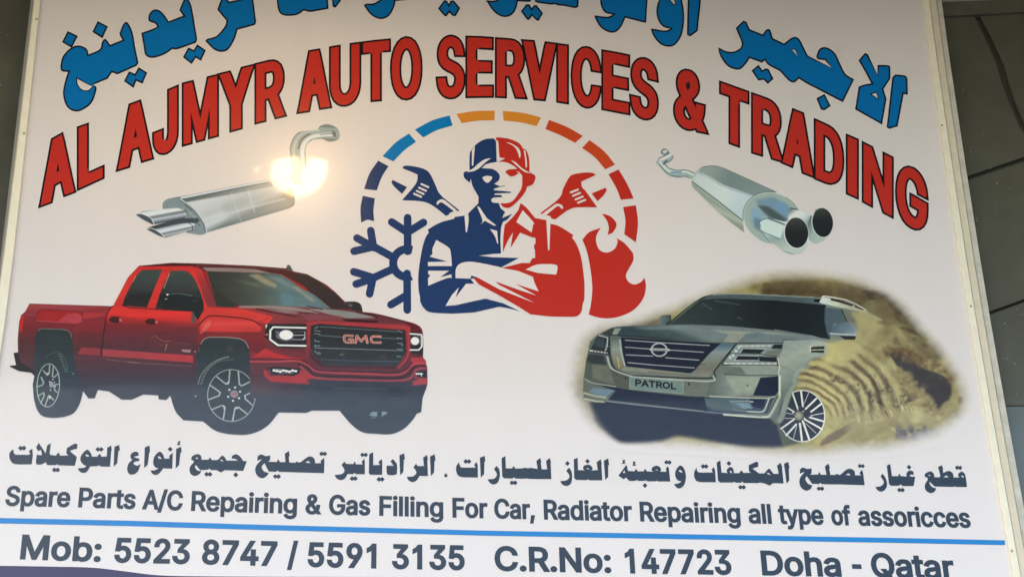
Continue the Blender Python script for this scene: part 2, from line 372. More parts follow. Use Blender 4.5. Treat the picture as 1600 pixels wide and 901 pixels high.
GLYPH_DATA = '''& 447 197,-7 150,-2 110,12 78,34 54,62 39,96 34,133 37,163 47,189 63,213 85,235 140,279 216,335 237,352 255,375 260,389 262,405 258,427 245,445 226,457 201,461 184,459 168,453 155,444 145,431 139,416 137,399 139,380 145,363 169,327 204,284 438,0 364,0 171,231 121,293 102,319 87,344 78,370 75,398 79,430 91,458 109,481 134,499 165,510 200,513 235,510 266,499 290,482 308,459 320,433 324,404 322,382 315,362 305,342 291,325 256,293 154,217 128,195 110,174 100,154 97,131 100,108 109,87 124,70 143,57 166,49 193,46 223,50 251,59 278,75 301,95 321,121 336,151 346,186 349,224 408,224 405,180 397,144 385,115 371,92 345,62 333,47 305,23 271,7 234,-3
, 187 38,-119 68,71 137,71 84,-119
- 453 337,244 337,188 114,188 114,244
. 187 95,-4 78,-1 63,9 53,24 50,41 53,59 63,73 78,83 95,87 113,83 128,73 138,59 141,41 138,24 128,9 113,-1
/ 249 235,533 71,-76 14,-76 178,533
1 453 76,0 76,55 391,55 391,0|276,509 276,0 212,0 212,448 209,448 86,358 86,427 198,509
2 453 64,0 64,47 234,229 282,282 299,305 311,327 318,348 320,371 317,397 308,419 293,436 273,449 250,457 224,460 196,457 172,447 153,433 139,413 130,390 127,362 66,362 71,405 86,442 111,473 143,496 182,511 225,516 268,511 306,497 337,474 361,445 376,411 381,372 378,345 371,318 357,290 336,259 267,180 153,60 153,57 389,57 389,0
3 453 218,-7 173,-3 133,10 98,30 70,57 52,91 44,132 109,132 115,107 126,87 144,71 165,59 191,52 219,50 248,53 275,61 297,74 315,93 325,116 329,145 326,172 316,196 299,217 275,234 242,244 201,248 157,248 157,299 288,448 288,452 70,452 70,509 372,509 372,461 211,278 211,289 264,288 308,276 344,253 371,222 387,186 393,145 387,103 370,66 344,36 309,12 266,-2
4 453 40,105 40,158 247,509 311,509 109,166 109,163 413,163 413,105|282,0 282,121 282,146 282,318 343,318 343,0
5 453 221,-7 178,-2 140,11 108,32 83,60 66,93 60,130 122,130 127,108 138,89 154,73 173,60 196,52 221,50 250,53 276,64 298,82 314,104 324,131 328,162 324,193 314,221 297,244 275,262 248,273 218,277 192,275 167,268 145,258 128,246 67,253 96,509 366,509 366,452 151,452 134,301 136,301 155,315 178,325 203,331 229,334 263,330 294,321 321,306 345,285 364,260 379,231 388,199 391,163 385,117 369,76 343,41 309,15 268,-1
7 453 97,0 323,448 323,452 62,452 62,509 391,509 391,449 165,0
8 453 226,-7 178,-2 136,11 101,33 74,62 57,96 52,135 55,166 65,195 81,220 101,241 125,256 153,265 153,267 119,282 93,308 76,342 70,380 75,417 90,450 114,477 146,498 184,511 226,516 269,511 306,498 337,477 361,450 377,417 382,380 376,342 359,308 333,282 300,267 300,265 327,256 351,241 372,220 387,195 397,166 401,135 395,96 378,62 352,33 317,11 275,-2|226,49 258,52 285,60 307,74 323,91 333,113 337,139 333,165 322,189 305,208 283,223 256,232 226,235 196,232 169,223 147,208 130,189 119,165 115,139 119,113 129,91 145,74 167,60 195,52|226,290 252,292 274,300 293,313 307,330 316,351 319,376 316,399 308,420 294,437 275,449 252,457 226,460 200,457 177,449 159,437 145,420 136,399 133,376 136,351 145,330 159,313 178,300 201,292
9 453 226,516 271,510 310,494 343,468 368,434 384,393 389,347 385,309 373,270 350,224 315,168 200,0 130,0 301,248 307,248 299,234 287,221 273,210 257,202 238,196 218,195 175,199 137,214 106,237 83,269 68,307 64,352 69,397 85,436 110,469 143,494 182,510|226,460 199,457 174,446 154,429 138,407 129,381 125,352 129,322 138,295 154,274 174,257 199,247 226,243 254,247 279,257 299,273 314,295 324,321 327,350 324,381 314,407 299,429 279,446 254,457
: 187 95,-4 78,-1 63,9 53,24 50,41 53,59 63,73 78,83 95,87 113,83 128,73 138,59 141,41 138,24 128,9 113,-1|95,271 78,274 63,284 53,299 50,316 53,334 63,349 78,359 95,362 113,359 128,349 138,334 141,316 138,299 128,284 113,274
A 479 16,0 201,509 276,509 463,0 395,0 287,302 264,372 232,478 245,478 213,371 191,302 85,0|110,142 110,199 370,199 370,142
C 510 267,-7 205,1 150,25 104,63 70,115 48,179 40,254 48,329 70,393 104,445 150,484 205,508 267,516 305,513 340,504 373,490 402,471 427,447 448,418 463,385 473,348 408,348 401,373 389,395 375,413 357,428 337,440 315,449 292,454 267,456 223,450 184,432 150,403 125,364 109,314 103,254 109,194 125,145 151,105 184,76 223,59 267,53 292,55 315,60 337,69 357,81 375,96 389,114 401,136 408,160 473,160 463,124 448,91 428,62 402,38 373,19 341,5 305,-4
D 502 219,0 96,0 96,57 215,57 272,63 318,81 354,110 379,149 394,198 399,255 394,312 379,361 354,399 320,428 275,446 221,452 93,452 93,509 225,509 294,501 353,478 385,455 412,426 433,391 455,329 462,255 455,181 433,119 411,83 384,54 351,31 291,8|125,509 125,0 60,0 60,509
E 418 60,0 60,509 372,509 372,452 125,452 125,286 355,286 355,229 125,229 125,57 375,57 375,0
F 410 60,0 60,509 369,509 369,452 125,452 125,278 346,278 346,221 125,221 125,0
G 520 269,-7 205,1 149,25 104,64 69,116 47,179 40,254 47,329 69,393 103,445 149,484 203,508 265,516 304,513 340,504 374,489 403,469 429,445 449,416 465,384 474,349 408,349 399,372 387,393 373,411 356,427 337,439 315,448 291,454 265,456 222,450 183,432 150,404 125,364 109,314 103,254 109,194 125,145 151,105 184,76 224,59 269,53 309,57 345,71 374,93 396,123 410,160 415,202 434,199 283,199 283,256 478,256 478,200 471,141 451,91 419,50 377,19 326,0
I 300 31,0 31,57 118,57 118,452 31,452 31,509 269,509 269,452 183,452 183,57 269,57 269,0
J 396 185,-7 143,-2 106,11 75,33 52,63 38,100 33,145 33,173 98,173 98,145 104,104 122,74 149,56 185,50 220,56 248,74 266,104 272,145 272,509 336,509 336,145 332,100 318,63 294,33 263,11 227,-2
L 393 60,0 60,509 125,509 125,57 361,57 361,0
M 628 60,0 60,509 152,509 277,187 287,159 299,123 311,84 322,49 307,49 318,83 330,121 342,158 352,187 476,509 568,509 568,0 504,0 504,291 504,327 505,369 506,413 507,457 513,457 498,409 482,363 467,322 456,291 342,0 286,0 170,291 159,321 145,361 129,408 112,457 119,457 120,416 121,372 122,328 122,291 122,0
N 523 60,0 60,509 136,509 343,183 363,151 388,107 414,55 405,54 401,108 399,157 399,195 399,509 463,509 463,0 387,0 202,290 177,331 148,381 108,452 119,454 122,384 124,328 125,291 125,0
O 533 267,-7 205,1 150,25 105,63 70,115 48,179 40,254 48,329 70,393 105,445 150,484 205,508 267,516 329,508 384,484 429,445 464,393 486,329 493,254 486,179 464,115 429,63 384,25 329,1|267,53 310,59 349,76 383,105 408,144 425,194 430,254 425,314 408,365 383,404 349,433 310,450 267,456 223,450 184,433 151,404 125,364 109,314 103,254 109,194 125,144 151,105 184,76 223,59
P 444 60,0 60,509 235,509 289,503 332,487 366,462 390,430 404,391 409,348 404,304 390,265 366,233 332,207 289,191 235,186 109,186 109,242 233,242 269,246 297,256 318,272 333,294 342,319 344,348 342,376 333,402 318,423 297,439 268,449 232,452 125,452 125,0
Q 533 245,159 313,159 369,85 384,65 468,-48 401,-48 346,27 331,46|267,-7 205,1 150,25 105,63 70,115 48,179 40,254 48,329 70,393 105,445 150,484 205,508 267,516 329,508 384,484 429,445 464,393 486,329 493,254 486,179 464,115 429,63 384,25 329,1|267,53 310,59 349,76 383,105 408,144 425,194 430,254 425,314 408,365 383,404 349,433 310,450 267,456 223,450 184,433 151,404 125,364 109,314 103,254 109,194 125,144 151,105 184,76 223,59
R 449 60,0 60,509 236,509 290,504 333,489 367,465 390,433 405,395 409,352 405,309 390,271 367,240 333,217 289,203 236,198 96,198 96,255 234,255 269,258 298,267 319,281 334,300 342,324 345,352 342,380 334,405 319,425 298,440 269,449 233,452 125,452 125,0|353,0 230,229 303,229 428,0
S 446 224,-9 172,-4 128,9 91,31 64,60 46,96 38,137 104,137 110,110 123,88 142,71 166,59 194,52 224,49 257,52 286,60 311,74 329,92 341,114 346,139 342,161 332,179 316,193 296,205 245,222 184,239 128,260 86,289 67,313 56,341 52,372 58,413 75,448 102,476 138,498 180,511 227,516 275,511 316,498 351,476 377,449 394,415 401,378 337,378 326,412 302,437 267,453 225,459 194,456 167,448 145,435 129,418 118,398 115,376 119,352 131,334 148,319 169,308 212,293 264,279 312,264 336,252 359,238 379,220 395,198 405,171 408,139 403,99 386,64 360,34 323,11 278,-4
T 448 32,452 32,509 417,509 417,452 257,452 257,0 193,0 193,452
U 517 259,-8 203,-2 154,15 114,43 85,80 66,124 60,173 60,509 124,509 124,178 128,144 141,113 160,87 187,68 220,56 259,52 298,56 331,68 357,87 377,113 389,144 393,178 393,509 457,509 457,173 451,124 433,80 403,43 363,15 315,-2
V 479 204,0 16,509 84,509 192,206 215,137 248,31 235,31 267,138 290,206 395,509 463,509 278,0
Y 471 203,0 203,208 16,509 91,509 192,344 222,292 250,230 224,230 251,293 280,344 381,509 455,509 268,208 268,0
a 389 160,-9 126,-5 94,5 68,22 48,45 35,73 30,108 34,138 43,161 58,179 78,193 100,203 125,211 178,220 234,227 252,230 265,235 273,243 276,255 276,257 273,279 267,297 256,311 240,322 220,329 196,331 171,329 149,322 132,313 118,301 107,288 100,274 41,291 57,322 79,346 104,364 133,375 163,382 194,384 239,379 263,372 286,360 306,343 322,320 333,290 337,251 337,0 277,0 277,52 272,52 252,25 236,12 215,1 190,-6|170,45 202,49 228,59 248,74 263,93 272,115 276,138 276,190 259,182 231,176 200,171 175,168 134,159 117,150 103,139 95,124 92,105 94,87 102,72 114,61 130,52 149,47
b 424 229,-8 198,-5 172,4 153,17 138,31 118,59 112,59 112,0 53,0 53,509 114,509 114,319 118,319 137,346 152,360 171,373 197,381 229,384 274,378 313,361 345,332 370,293 385,245 390,189 385,133 370,84 346,45 313,16 274,-2|220,47 253,51 279,66 301,88 316,117 325,151 328,189 325,227 316,261 301,290 280,311 253,325 220,330 188,325 161,312 140,291 125,263 116,229 113,189 116,150 125,115 140,86 162,65 188,51
c 395 207,-8 159,-2 117,16 82,46 56,85 40,133 34,187 40,243 56,291 82,330 117,360 159,378 207,384 234,383 260,377 284,368 305,356 324,341 340,322 353,301 362,277 303,262 290,289 270,311 242,325 207,330 173,325 145,310 124,287 108,258 99,224 96,187 99,151 108,117 124,89 145,66 173,51 207,46 243,52 271,66 292,89 304,117 363,102 354,78 341,56 325,37 306,21 285,9 261,-1 235,-6
d 424 195,-8 151,-2 111,16 79,45 55,84 39,133 34,189 39,245 55,293 79,332 112,361 151,378 196,384 228,381 253,373 272,360 287,346 306,319 311,319 311,509 372,509 372,0 313,0 313,59 307,59 287,31 272,17 252,4 227,-5|205,47 236,51 263,65 284,86 299,115 309,150 312,189 309,229 300,263 284,291 263,312 237,325 205,330 172,325 145,311 124,290 108,261 99,227 96,189 99,151 109,117 124,88 145,66 172,51
e 403 212,-8 161,-2 117,16 82,46 56,85 40,132 34,187 39,242 55,290 81,329 115,359 157,378 205,384 236,382 266,374 294,361 319,341 341,315 357,282 368,242 371,194 371,169 75,169 75,221 338,221 310,202 307,237 298,269 283,294 263,314 237,326 205,330 173,326 146,313 125,294 109,270 99,241 96,211 96,178 100,139 110,106 128,80 151,61 179,50 212,46 234,48 254,53 271,61 285,73 297,88 306,105 365,91 353,63 335,39 311,19 283,4 249,-5
f 253 228,379 228,327 6,327 6,379|81,0 81,432 84,461 96,486 113,505 135,519 161,527 187,530 222,527 243,521 227,468 215,472 195,474 171,470 154,460 145,443 142,419 142,0
g 425 207,-151 168,-148 134,-140 105,-127 82,-110 64,-91 51,-69 101,-41 122,-66 136,-78 154,-88 178,-95 207,-97 249,-92 282,-75 298,-58 308,-34 311,-6 311,68 306,68 287,41 272,28 252,16 227,8 195,5 152,10 113,27 80,53 55,90 39,136 34,191 39,246 55,293 80,332 112,361 152,378 196,384 228,382 253,373 273,360 288,346 308,319 313,319 313,379 372,379 372,-9 367,-54 350,-90 324,-117 291,-136 251,-147|205,59 237,63 264,75 285,95 300,121 309,154 312,193 309,231 300,264 285,291 264,312 237,325 205,330 172,325 145,312 124,290 109,262 99,229 96,193 99,155 109,123 124,96 145,76 172,63
h 410 114,227 114,0 53,0 53,509 114,509 114,287 102,287 124,332 152,362 187,379 227,384 264,380 295,369 321,349 341,321 353,285 357,240 357,0 296,0 296,235 290,275 273,304 246,323 210,329 184,326 161,317 141,303 126,283 117,257
i 166 53,0 53,379 114,379 114,0|84,443 67,446 54,455 44,468 41,483 44,499 54,512 67,521 84,524 100,521 114,512 123,499 126,483 123,468 114,455 100,446
l 189 139,-2 101,3 74,20 58,47 53,84 53,509 114,509 114,99 115,77 120,62 130,54 146,52 160,53 170,54 181,3 162,-1
n 409 114,227 114,0 53,0 53,379 112,379 112,287 102,287 124,332 152,362 187,379 227,384 264,380 295,369 321,349 341,321 353,285 357,240 357,0 296,0 296,235 290,275 273,304 246,323 210,329 184,326 161,317 141,303 126,283 117,257
o 415 207,-8 159,-2 117,16 82,46 56,85 40,133 34,187 40,243 56,291 82,330 117,360 159,378 207,384 256,378 299,360 333,330 359,291 376,243 381,187 376,133 359,85 333,46 299,16 256,-2|207,46 242,51 270,66 292,89 307,117 316,151 319,187 316,224 307,258 292,287 270,310 242,325 207,330 173,325 145,310 124,287 108,258 99,224 96,187 99,151 108,117 124,89 145,66 173,51
p 424 53,-143 53,379 112,379 112,319 118,319 137,346 152,360 171,373 197,381 229,384 274,378 313,361 345,332 370,293 385,245 390,189 385,133 370,84 346,45 313,16 274,-2 229,-8 198,-5 173,4 153,17 138,31 118,59 114,59 114,-143|220,47 253,51 279,66 301,88 316,117 325,151 328,189 325,227 316,261 301,290 280,311 253,325 220,330 188,325 161,312 140,291 125,263 116,229 113,189 116,150 125,115 140,86 162,65 188,51
r 259 53,0 53,379 112,379 112,321 115,321 130,347 152,367 181,380 213,385 229,384 243,384 243,322 230,324 207,326 182,323 159,315 140,301 126,284 117,262 114,237 114,0
s 365 182,-8 145,-5 112,3 84,18 62,38 45,63 36,94 94,107 105,79 124,60 150,49 181,45 217,50 244,62 262,81 268,103 265,121 254,136 237,147 212,155 149,170 104,186 72,208 53,237 47,274 51,305 65,332 87,354 115,370 149,381 187,384 223,381 254,372 279,358 299,339 314,316 324,290 268,277 258,298 243,316 219,328 187,333 156,329 131,317 114,299 109,277 112,258 124,243 144,232 172,223 229,209 275,194 306,171 325,142 331,107 326,75 312,47 290,24 260,6 223,-5
t 227 204,379 204,327 6,327 6,379|65,471 126,471 126,98 128,76 136,61 150,53 170,50 185,51 202,54 213,2 192,-3 168,-4 125,2 92,21 72,52 65,93
y 389 47,-139 61,-86 71,-87 88,-90 104,-89 118,-84 130,-74 141,-58 151,-36 163,-1 17,379 84,379 165,155 187,87 206,21 184,21 202,87 224,155 305,379 371,379 204,-58 191,-85 177,-107 159,-124 139,-136 117,-143 91,-145 65,-143
'''
# ------------------------------------------------------------------ tracing grids
GRID = dict(
 A=(80,0,5.006), B=(210,0,6.154), C=(460,0,6.154), D=(700,0,6.154), E=(900,0,7.619), F=(1110,20,4.741),
 G1=(0,680,8), G2=(190,680,8), G3=(390,690,8), G4=(560,690,8), G5=(700,690,8), G6=(860,700,8), G7=(1040,700,8), G8=(1230,705,8), G9=(1350,705,8),
 r1=(540,160,6.667), r2=(770,160,6.667), r3=(540,285,6.667), r4=(770,285,6.667), r5=(540,370,6.667), r6=(780,370,6.667), r7=(710,205,6.93),
 T1=(0,390,5), T2=(0,520,5), T3=(180,390,5), T4=(370,430,5), T5=(280,520,5), T6=(400,540,5.714),
 P1=(890,440,5), P2=(890,550,5), P3=(1100,420,5), P4=(1120,540,5.3), P5=(1280,420,5.631), P6=(1280,550,5.3),
 X1=(200,180,4.292), X2=(1010,220,4.871))
GLYPHS = {}
for _l in GLYPH_DATA.strip('\n').split('\n'):
    _ch, _rest = _l[0], _l[2:]; _a, _cs = _rest.split(' ', 1)
    GLYPHS[_ch] = (int(_a), [[tuple(int(q) for q in p.split(',')) for p in c.split()] for c in _cs.split('|')])
GLYPHS['I'] = (170, [[(54, 0), (54, 509), (116, 509), (116, 0)]])
GLYPHS['l'] = (166, [[(52, 0), (52, 509), (114, 509), (114, 0)]])
GLYPHS['1'] = (453, [[(200, 0), (200, 418), (150, 382), (88, 352), (88, 414), (150, 446), (205, 509), (264, 509), (264, 0)]])
CAP = 509.0
def letter_shape(ch):
    cs = [list(c) for c in GLYPHS[ch][1]]
    big = max(cs, key=lambda c: abs(area(c)))
    if area(big) < 0: cs = [c[::-1] for c in cs]
    return cs
def dense(c, step):
    out = []
    for a, b in zip(c, c[1:] + c[:1]):
        n = max(1, int(math.hypot(b[0] - a[0], b[1] - a[1]) / step))
        out += [(a[0] + (b[0] - a[0]) * i / n, a[1] + (b[1] - a[1]) * i / n) for i in range(n)]
    return out

# ------------------------------------------------------------------ materials
M = {}
M['paper'] = print_mat('printed_sheet_white', PAPER)
M['black'] = print_mat('ink_black', (0.012, 0.010, 0.014))
M['red'] = print_mat('ink_red', (0.56, 0.036, 0.026))
M['blue'] = print_mat('ink_blue', (0.002, 0.185, 0.56))
M['slate'] = print_mat('ink_slate', (0.016, 0.032, 0.056))
M['stripe'] = print_mat('ink_stripe_blue', (0.001, 0.225, 0.64))
M['navy'] = print_mat('ink_navy', (0.016, 0.048, 0.16))
M['logored'] = print_mat('ink_logo_red', (0.53, 0.032, 0.022))
M['sky'] = print_mat('ink_light_blue', (0.004, 0.21, 0.57))
M['orange'] = print_mat('ink_orange', (0.70, 0.28, 0.035))
M['verm'] = print_mat('ink_vermilion', (0.60, 0.075, 0.022))
M['band'] = print_mat('ink_violet_band', (0.035, 0.030, 0.10))
M['alu'] = plain_mat('cream_powder_coat', (0.90, 0.885, 0.74), 0.38, 0, 0.05, 40)
M['alu2'] = plain_mat('cream_powder_coat_darker', (0.74, 0.69, 0.55), 0.45, 0, 0.08, 30)
M['alu3'] = plain_mat('cream_powder_coat_greyer', (0.62, 0.61, 0.54), 0.5, 0, 0.16, 26)  # channel and return get darker, more mottled copies of the cream coat
M['steel'] = plain_mat('screw_steel', (0.45, 0.42, 0.36), 0.35, 0.8)
M['dark'] = plain_mat('joint_black', (0.044, 0.044, 0.036), 0.6)
M['clad'] = plain_mat('olive_reflection_glass', (0.094, 0.096, 0.072), 0.35, 0, 0.16, 7, coat=0.3)  # dark glass; the soffit it reflects is put into the olive colour
M['clad2'] = plain_mat('olive_band', (0.10, 0.105, 0.078), 0.45, 0, 0.12, 12, coat=0.2)
M['greyp'] = plain_mat('sky_reflection_blue_grey', (0.13, 0.165, 0.17), 0.35, 0, 0.06, 6, coat=0.3)  # sky reflected in the glass, put into a flat blue grey
M['pale'] = plain_mat('pale_soffit', (0.55, 0.52, 0.45), 0.6)

# ------------------------------------------------------------------ the place round the board
TOPZ = PW(770, -130).z; BOTZ = PW(770, 1012).z
MIDZ = PW(770, 450).z
def slab(name, pts, y0, y1, mat, parent=None, wobble=False, **p):
    """a panel of the wall: outline in photograph pixels on the plane y0, thickness back to y1"""
    A = [PW(u, v, y0) for u, v in pts]; B = [Vector((a.x, y1, a.z)) for a in A]; n = len(A)
    F = [tuple(range(n)), tuple(range(2 * n - 1, n - 1, -1))] + [(i, i + n, (i + 1) % n + n, (i + 1) % n) for i in range(n)]
    me = mesh_of(name, A + B, F)
    import bmesh
    bm = bmesh.new(); bm.from_mesh(me); bmesh.ops.recalc_face_normals(bm, faces=bm.faces); bm.to_mesh(me); bm.free()
    o = link(name, me, mat, parent, **p)
    m = o.modifiers.new('bevel', 'BEVEL'); m.width = 0.0012; m.segments = 2
    return o
boxes('ground', [(-60, 60, -90, 30, -0.3, 0.0)], plain_mat('worn_asphalt', (0.085, 0.083, 0.08), 0.8, 0, 0.2, 0.8), kind='structure')
boxes('wall', [(-9, 9, 0.075, 0.4, 0.0, MIDZ + 3.0)], M['dark'], kind='structure')
# roof slab over the shop front, whose shadowed underside the gloss reflects
CEIL = MIDZ + 1.22; REACH = 2.85
boxes('ceiling', [(-9, 9, -REACH, 0.075, CEIL, CEIL + 0.25)], plain_mat('olive_soffit_paint', (0.11, 0.112, 0.085), 0.7, 0, 0.1, 3), kind='structure')

fac = empty('cladding', PW(1560, 450, 0.06), label='dark glass cladding around the board, soffit reflection put in its olive colour', category='cladding')
Y0, Y1 = 0.060, 0.074
J = 1.6
slab('panel', [(-420, -200), (60, -200), (30, 300), (-60, 1100), (-500, 1100)], Y0, Y1, M['clad'], fac)  # gaps between panels draw the ceiling joints and cable reflected in the glass
slab('panel', [(1440, 30), (1523, 25.5), (1540, 62), (1556, 98), (1566, 132), (1577, 160), (1592, 196), (1620, 238), (1500, 279), (1455, 296)], Y0, Y1, M['clad'], fac)
slab('panel', [(1531, 24.5), (1720, 14), (1720, 205), (1624, 233), (1600, 190), (1586, 158), (1577, 132), (1570, 104), (1551, 62)], Y0, Y1, M['clad'], fac)
slab('panel', [(1455, 303), (1500, 285.5), (1618, 247), (1720, 214), (1720, 425), (1600, 467), (1552, 484), (1490, 505)], Y0, Y1, M['clad'], fac)
slab('panel', [(1490, 512), (1553, 489), (1600, 472), (1720, 432), (1720, 632), (1530, 633.5)], Y0, Y1, M['clad'], fac)
slab('ledge', [(1440, 4), (1720, -7), (1720, 11.5), (1523, 22.5), (1440, 27)], Y0 - 0.012, Y1, M['clad2'], fac, label='lighter olive strip over the glass panels')
slab('soffit_strip', [(1440, -60), (1720, -60), (1720, -9), (1440, 2)], Y0 - 0.02, Y1, M['pale'], fac)
slab('sky_reflection_panel', [(1530, 634.5), (1720, 633.5), (1720, 1100), (1575, 1100)], Y0 - 0.003, Y1, M['greyp'], fac, label='blue grey panel with painted sky reflection, below the olive glass')  # the glass's sky reflection painted as a separate panel
# specks of paint and a dried drip on the panels
rs = random.Random(4)
V, F = [], []
for (u, v, r) in [(1517, 238, 1.3), (1547, 263, 1.1), (1558, 286, 1.4), (1527, 345, 1.0), (1589, 482, 1.1), (1570, 505, 1.0), (1586, 568, 1.2), (1598, 491, 1.0), (1575, 560, 1.0),
                  (1505, 141, 1.0), (1589, 616, .9), (1577, 294, .9), (1, 133, 1.1), (1595, 783, 1.4), (1537, 210, .8), (12, 55, .8), (1526, 341, 1.0)] + [(rs.uniform(1500, 1600), rs.uniform(40, 620), rs.uniform(.3, .6)) for _ in range(40)]:
    c = PW(u, v, Y0 - 0.001); k = len(V); R = r * 0.0014
    V += [(c.x, c.y - R * .6, c.z)] + [(c.x + R * math.cos(i * 1.047) * rs.uniform(.7, 1.3), c.y, c.z + R * math.sin(i * 1.047) * rs.uniform(.7, 1.3)) for i in range(6)]
    F += [(k, k + 1 + (i + 1) % 6, k + 1 + i) for i in range(6)]
link('paint_specks', mesh_of('paint_specks', V, F), plain_mat('paint_speck', (0.5, 0.5, 0.45), 0.6), fac, kind='stuff')
# a pendant's reflection drawn as a coloured patch, and a drop shape beside it
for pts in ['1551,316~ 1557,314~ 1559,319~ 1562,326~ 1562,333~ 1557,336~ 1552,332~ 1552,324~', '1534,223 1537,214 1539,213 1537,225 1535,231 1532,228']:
    slab('reflection_drop_mark', [p for p in poly(pts, 3)], Y0 - 0.0006, Y0 + 0.002, plain_mat('reflection_drop_tone', (0.085, 0.09, 0.075), 0.6), fac)

# ------------------------------------------------------------------ the board
sign = empty('signboard', PW(770, 1000, 0.04), category='signboard',
             label='white printed shop signboard with arched red headline, two vehicles and phone numbers')
LI = [(79, -130), (63, 0), (47.5, 150), (31.5, 300), (20.5, 400), (8, 500), (-7, 600), (-38, 800), (-56, 901), (-78, 1012)]
RI = [(1422, -130), (1441.8, 0), (1455, 100), (1469.3, 200), (1484, 300), (1499, 400), (1515, 500), (1531.8, 600), (1549, 700), (1566.5, 800), (1584.5, 901), (1605, 1012)]
def strip(name, A, B, y, yb, mat, **p):
    """one face of an extrusion between two edge lines, with its returns back to yb"""
    n = len(A); V = []
    for (a, b) in zip(A, B):
        p0, p1 = PW(*a, y), PW(*b, y)
        V += [Vector((p0.x, yb, p0.z)), p0, p1, Vector((p1.x, yb, p1.z))]
    F = []
    for i in range(n - 1):
        for j in range(3):
            k = i * 4 + j; F.append((k, k + 1, k + 5, k + 4))
    F += [(0, 3, 2, 1), tuple((n - 1) * 4 + j for j in range(4))]
    me = mesh_of(name, V, F)
    import bmesh
    bm = bmesh.new(); bm.from_mesh(me); bmesh.ops.recalc_face_normals(bm, faces=bm.faces); bm.to_mesh(me); bm.free()
    o = link(name, me, mat, sign, **p)
    m = o.modifiers.new('bevel', 'BEVEL'); m.width = 0.0015; m.segments = 2; m.limit_method = 'ANGLE'
    return o
# sheet: a fine grid between the two edges
V, F = [], []; NU, NV = 24, 20
for j in range(NV + 1):
    v = -128 + 1138 * j / NV
    ul = np.interp(v, [a[1] for a in LI], [a[0] for a in LI]) - 4; ur = np.interp(v, [a[1] for a in RI], [a[0] for a in RI]) + 4
    for i in range(NU + 1):
        V.append(PW(ul + (ur - ul) * i / NU, v, 0.0))
for j in range(NV):
    for i in range(NU):
        k = j * (NU + 1) + i; F.append((k, k + NU + 1, k + NU + 2, k + 1))
link('sheet', mesh_of('sheet', V, F), M['paper'], sign)
def off(L, d): return [(u + (d(v) if callable(d) else d), v) for u, v in L]
w1 = lambda v: 10 + v * .0012; w2 = lambda v: 21 + v * .003; w3 = lambda v: 29.5 + v * .0068
strip('frame_rail', RI, off(RI, w1), -0.010, 0.040, M['alu'])
strip('frame_channel', off(RI, lambda v: w1(v) + .2), off(RI, w2), -0.003, 0.040, M['alu2'])
strip('frame_return', off(RI, lambda v: w2(v) + .2), off(RI, w3), 0.006, 0.072, M['alu3'], label='greyer outer return of the right hand frame')
wl = lambda v: -(9.2 + v * .013)
strip('frame_rail', off(LI, wl), LI, -0.010, 0.040, M['alu'])
strip('frame_channel', off(LI, lambda v: wl(v) - 1.4), off(LI, lambda v: wl(v) - .2), -0.002, 0.040, M['alu2'])
tl, tr, bl, br = LI[0], (RI[0][0] + 28, RI[0][1]), LI[-1], (RI[-1][0] + 28, RI[-1][1])
def rail_h(vt, vb, u0, u1):
    return [(u0, vt), (u1, vt)], [(u0, vb), (u1, vb)]
for vt, vb, u0, u1 in ((-146, -128, 66, 1452), (1012, 1032, -96, 1640)):
    a, b = rail_h(vt, vb, u0, u1); strip('frame_rail', a, b, -0.010, 0.040, M['alu'])
boxes('backing_panel', [(PW(-70, 1000).x, PW(1590, 1000).x, 0.004, 0.040, PW(770, 1025).z, PW(770, -140).z)], plain_mat('backing_board', (0.3, 0.3, 0.3), 0.8), sign)
# screws: a pan head with a slot
def screw(u, v, y=-0.010):
    c = PW(u, v, y); V, F = [], []; n = 10; R = 0.0034
    for k, (r, d) in enumerate(((R, 0), (R * .95, -.0009), (R * .6, -.0017), (R * .25, -.0012))):
        V += [(c.x + r * math.cos(i * 2 * math.pi / n), c.y + d, c.z + r * math.sin(i * 2 * math.pi / n)) for i in range(n)]
        if k: F += [((k - 1) * n + i, (k - 1) * n + (i + 1) % n, k * n + (i + 1) % n, k * n + i) for i in range(n)]
    F.append(tuple(range(3 * n, 4 * n)))
    link('screw', mesh_of('screw', V, F), M['steel'], sign)
for u, v in ((37.5, 208.5), (1472, 196), (1517, 478), (1581, 860), (57, 30)): screw(u, v)

# ---- headline in red, each letter with its black edge
TX = [(81,219),(91,211),(120,199),(139,192),(212,159),(270,137),(284.5,130),(341,116),(397,100),(446,88),(490,78),(540,69),(587,63),(635,58.5),(704,56),(749,57),(797,60.5),(843,64),(878,69),(915,73.5),(962,81.5),(1006,91),(1078,110),(1124,126.5),(1147,135),(1173.7,144.5),(1197,153),(1244,172),(1271.5,185),(1295,196),(1321.7,209),(1340,216.6),(1346.6,221),(1394.7,245.5),(1425,262),(1452,277)]
BX = [(61,325),(119,299),(121,297.5),(163,278),(183,268),(239,248),(284.5,229),(341.5,213),(397.5,194.5),(446,182),(465,178),(517,168.5),(537,165.5),(587,158.5),(635,155.5),(704,153.5),(771,152.5),(822,155),(870,160),(888,163),(915,168),(940,171.5),(984,180),(1006,186),(1052,197),(1105,211),(1149,228),(1174,239),(1222,254),(1272,279),(1303,292),(1322,303),(1342,312),(1348,315.5),(1396,341),(1425,356),(1451,372)]
def env(T, u): return float(np.interp(u, [p[0] for p in T], [p[1] for p in T]))
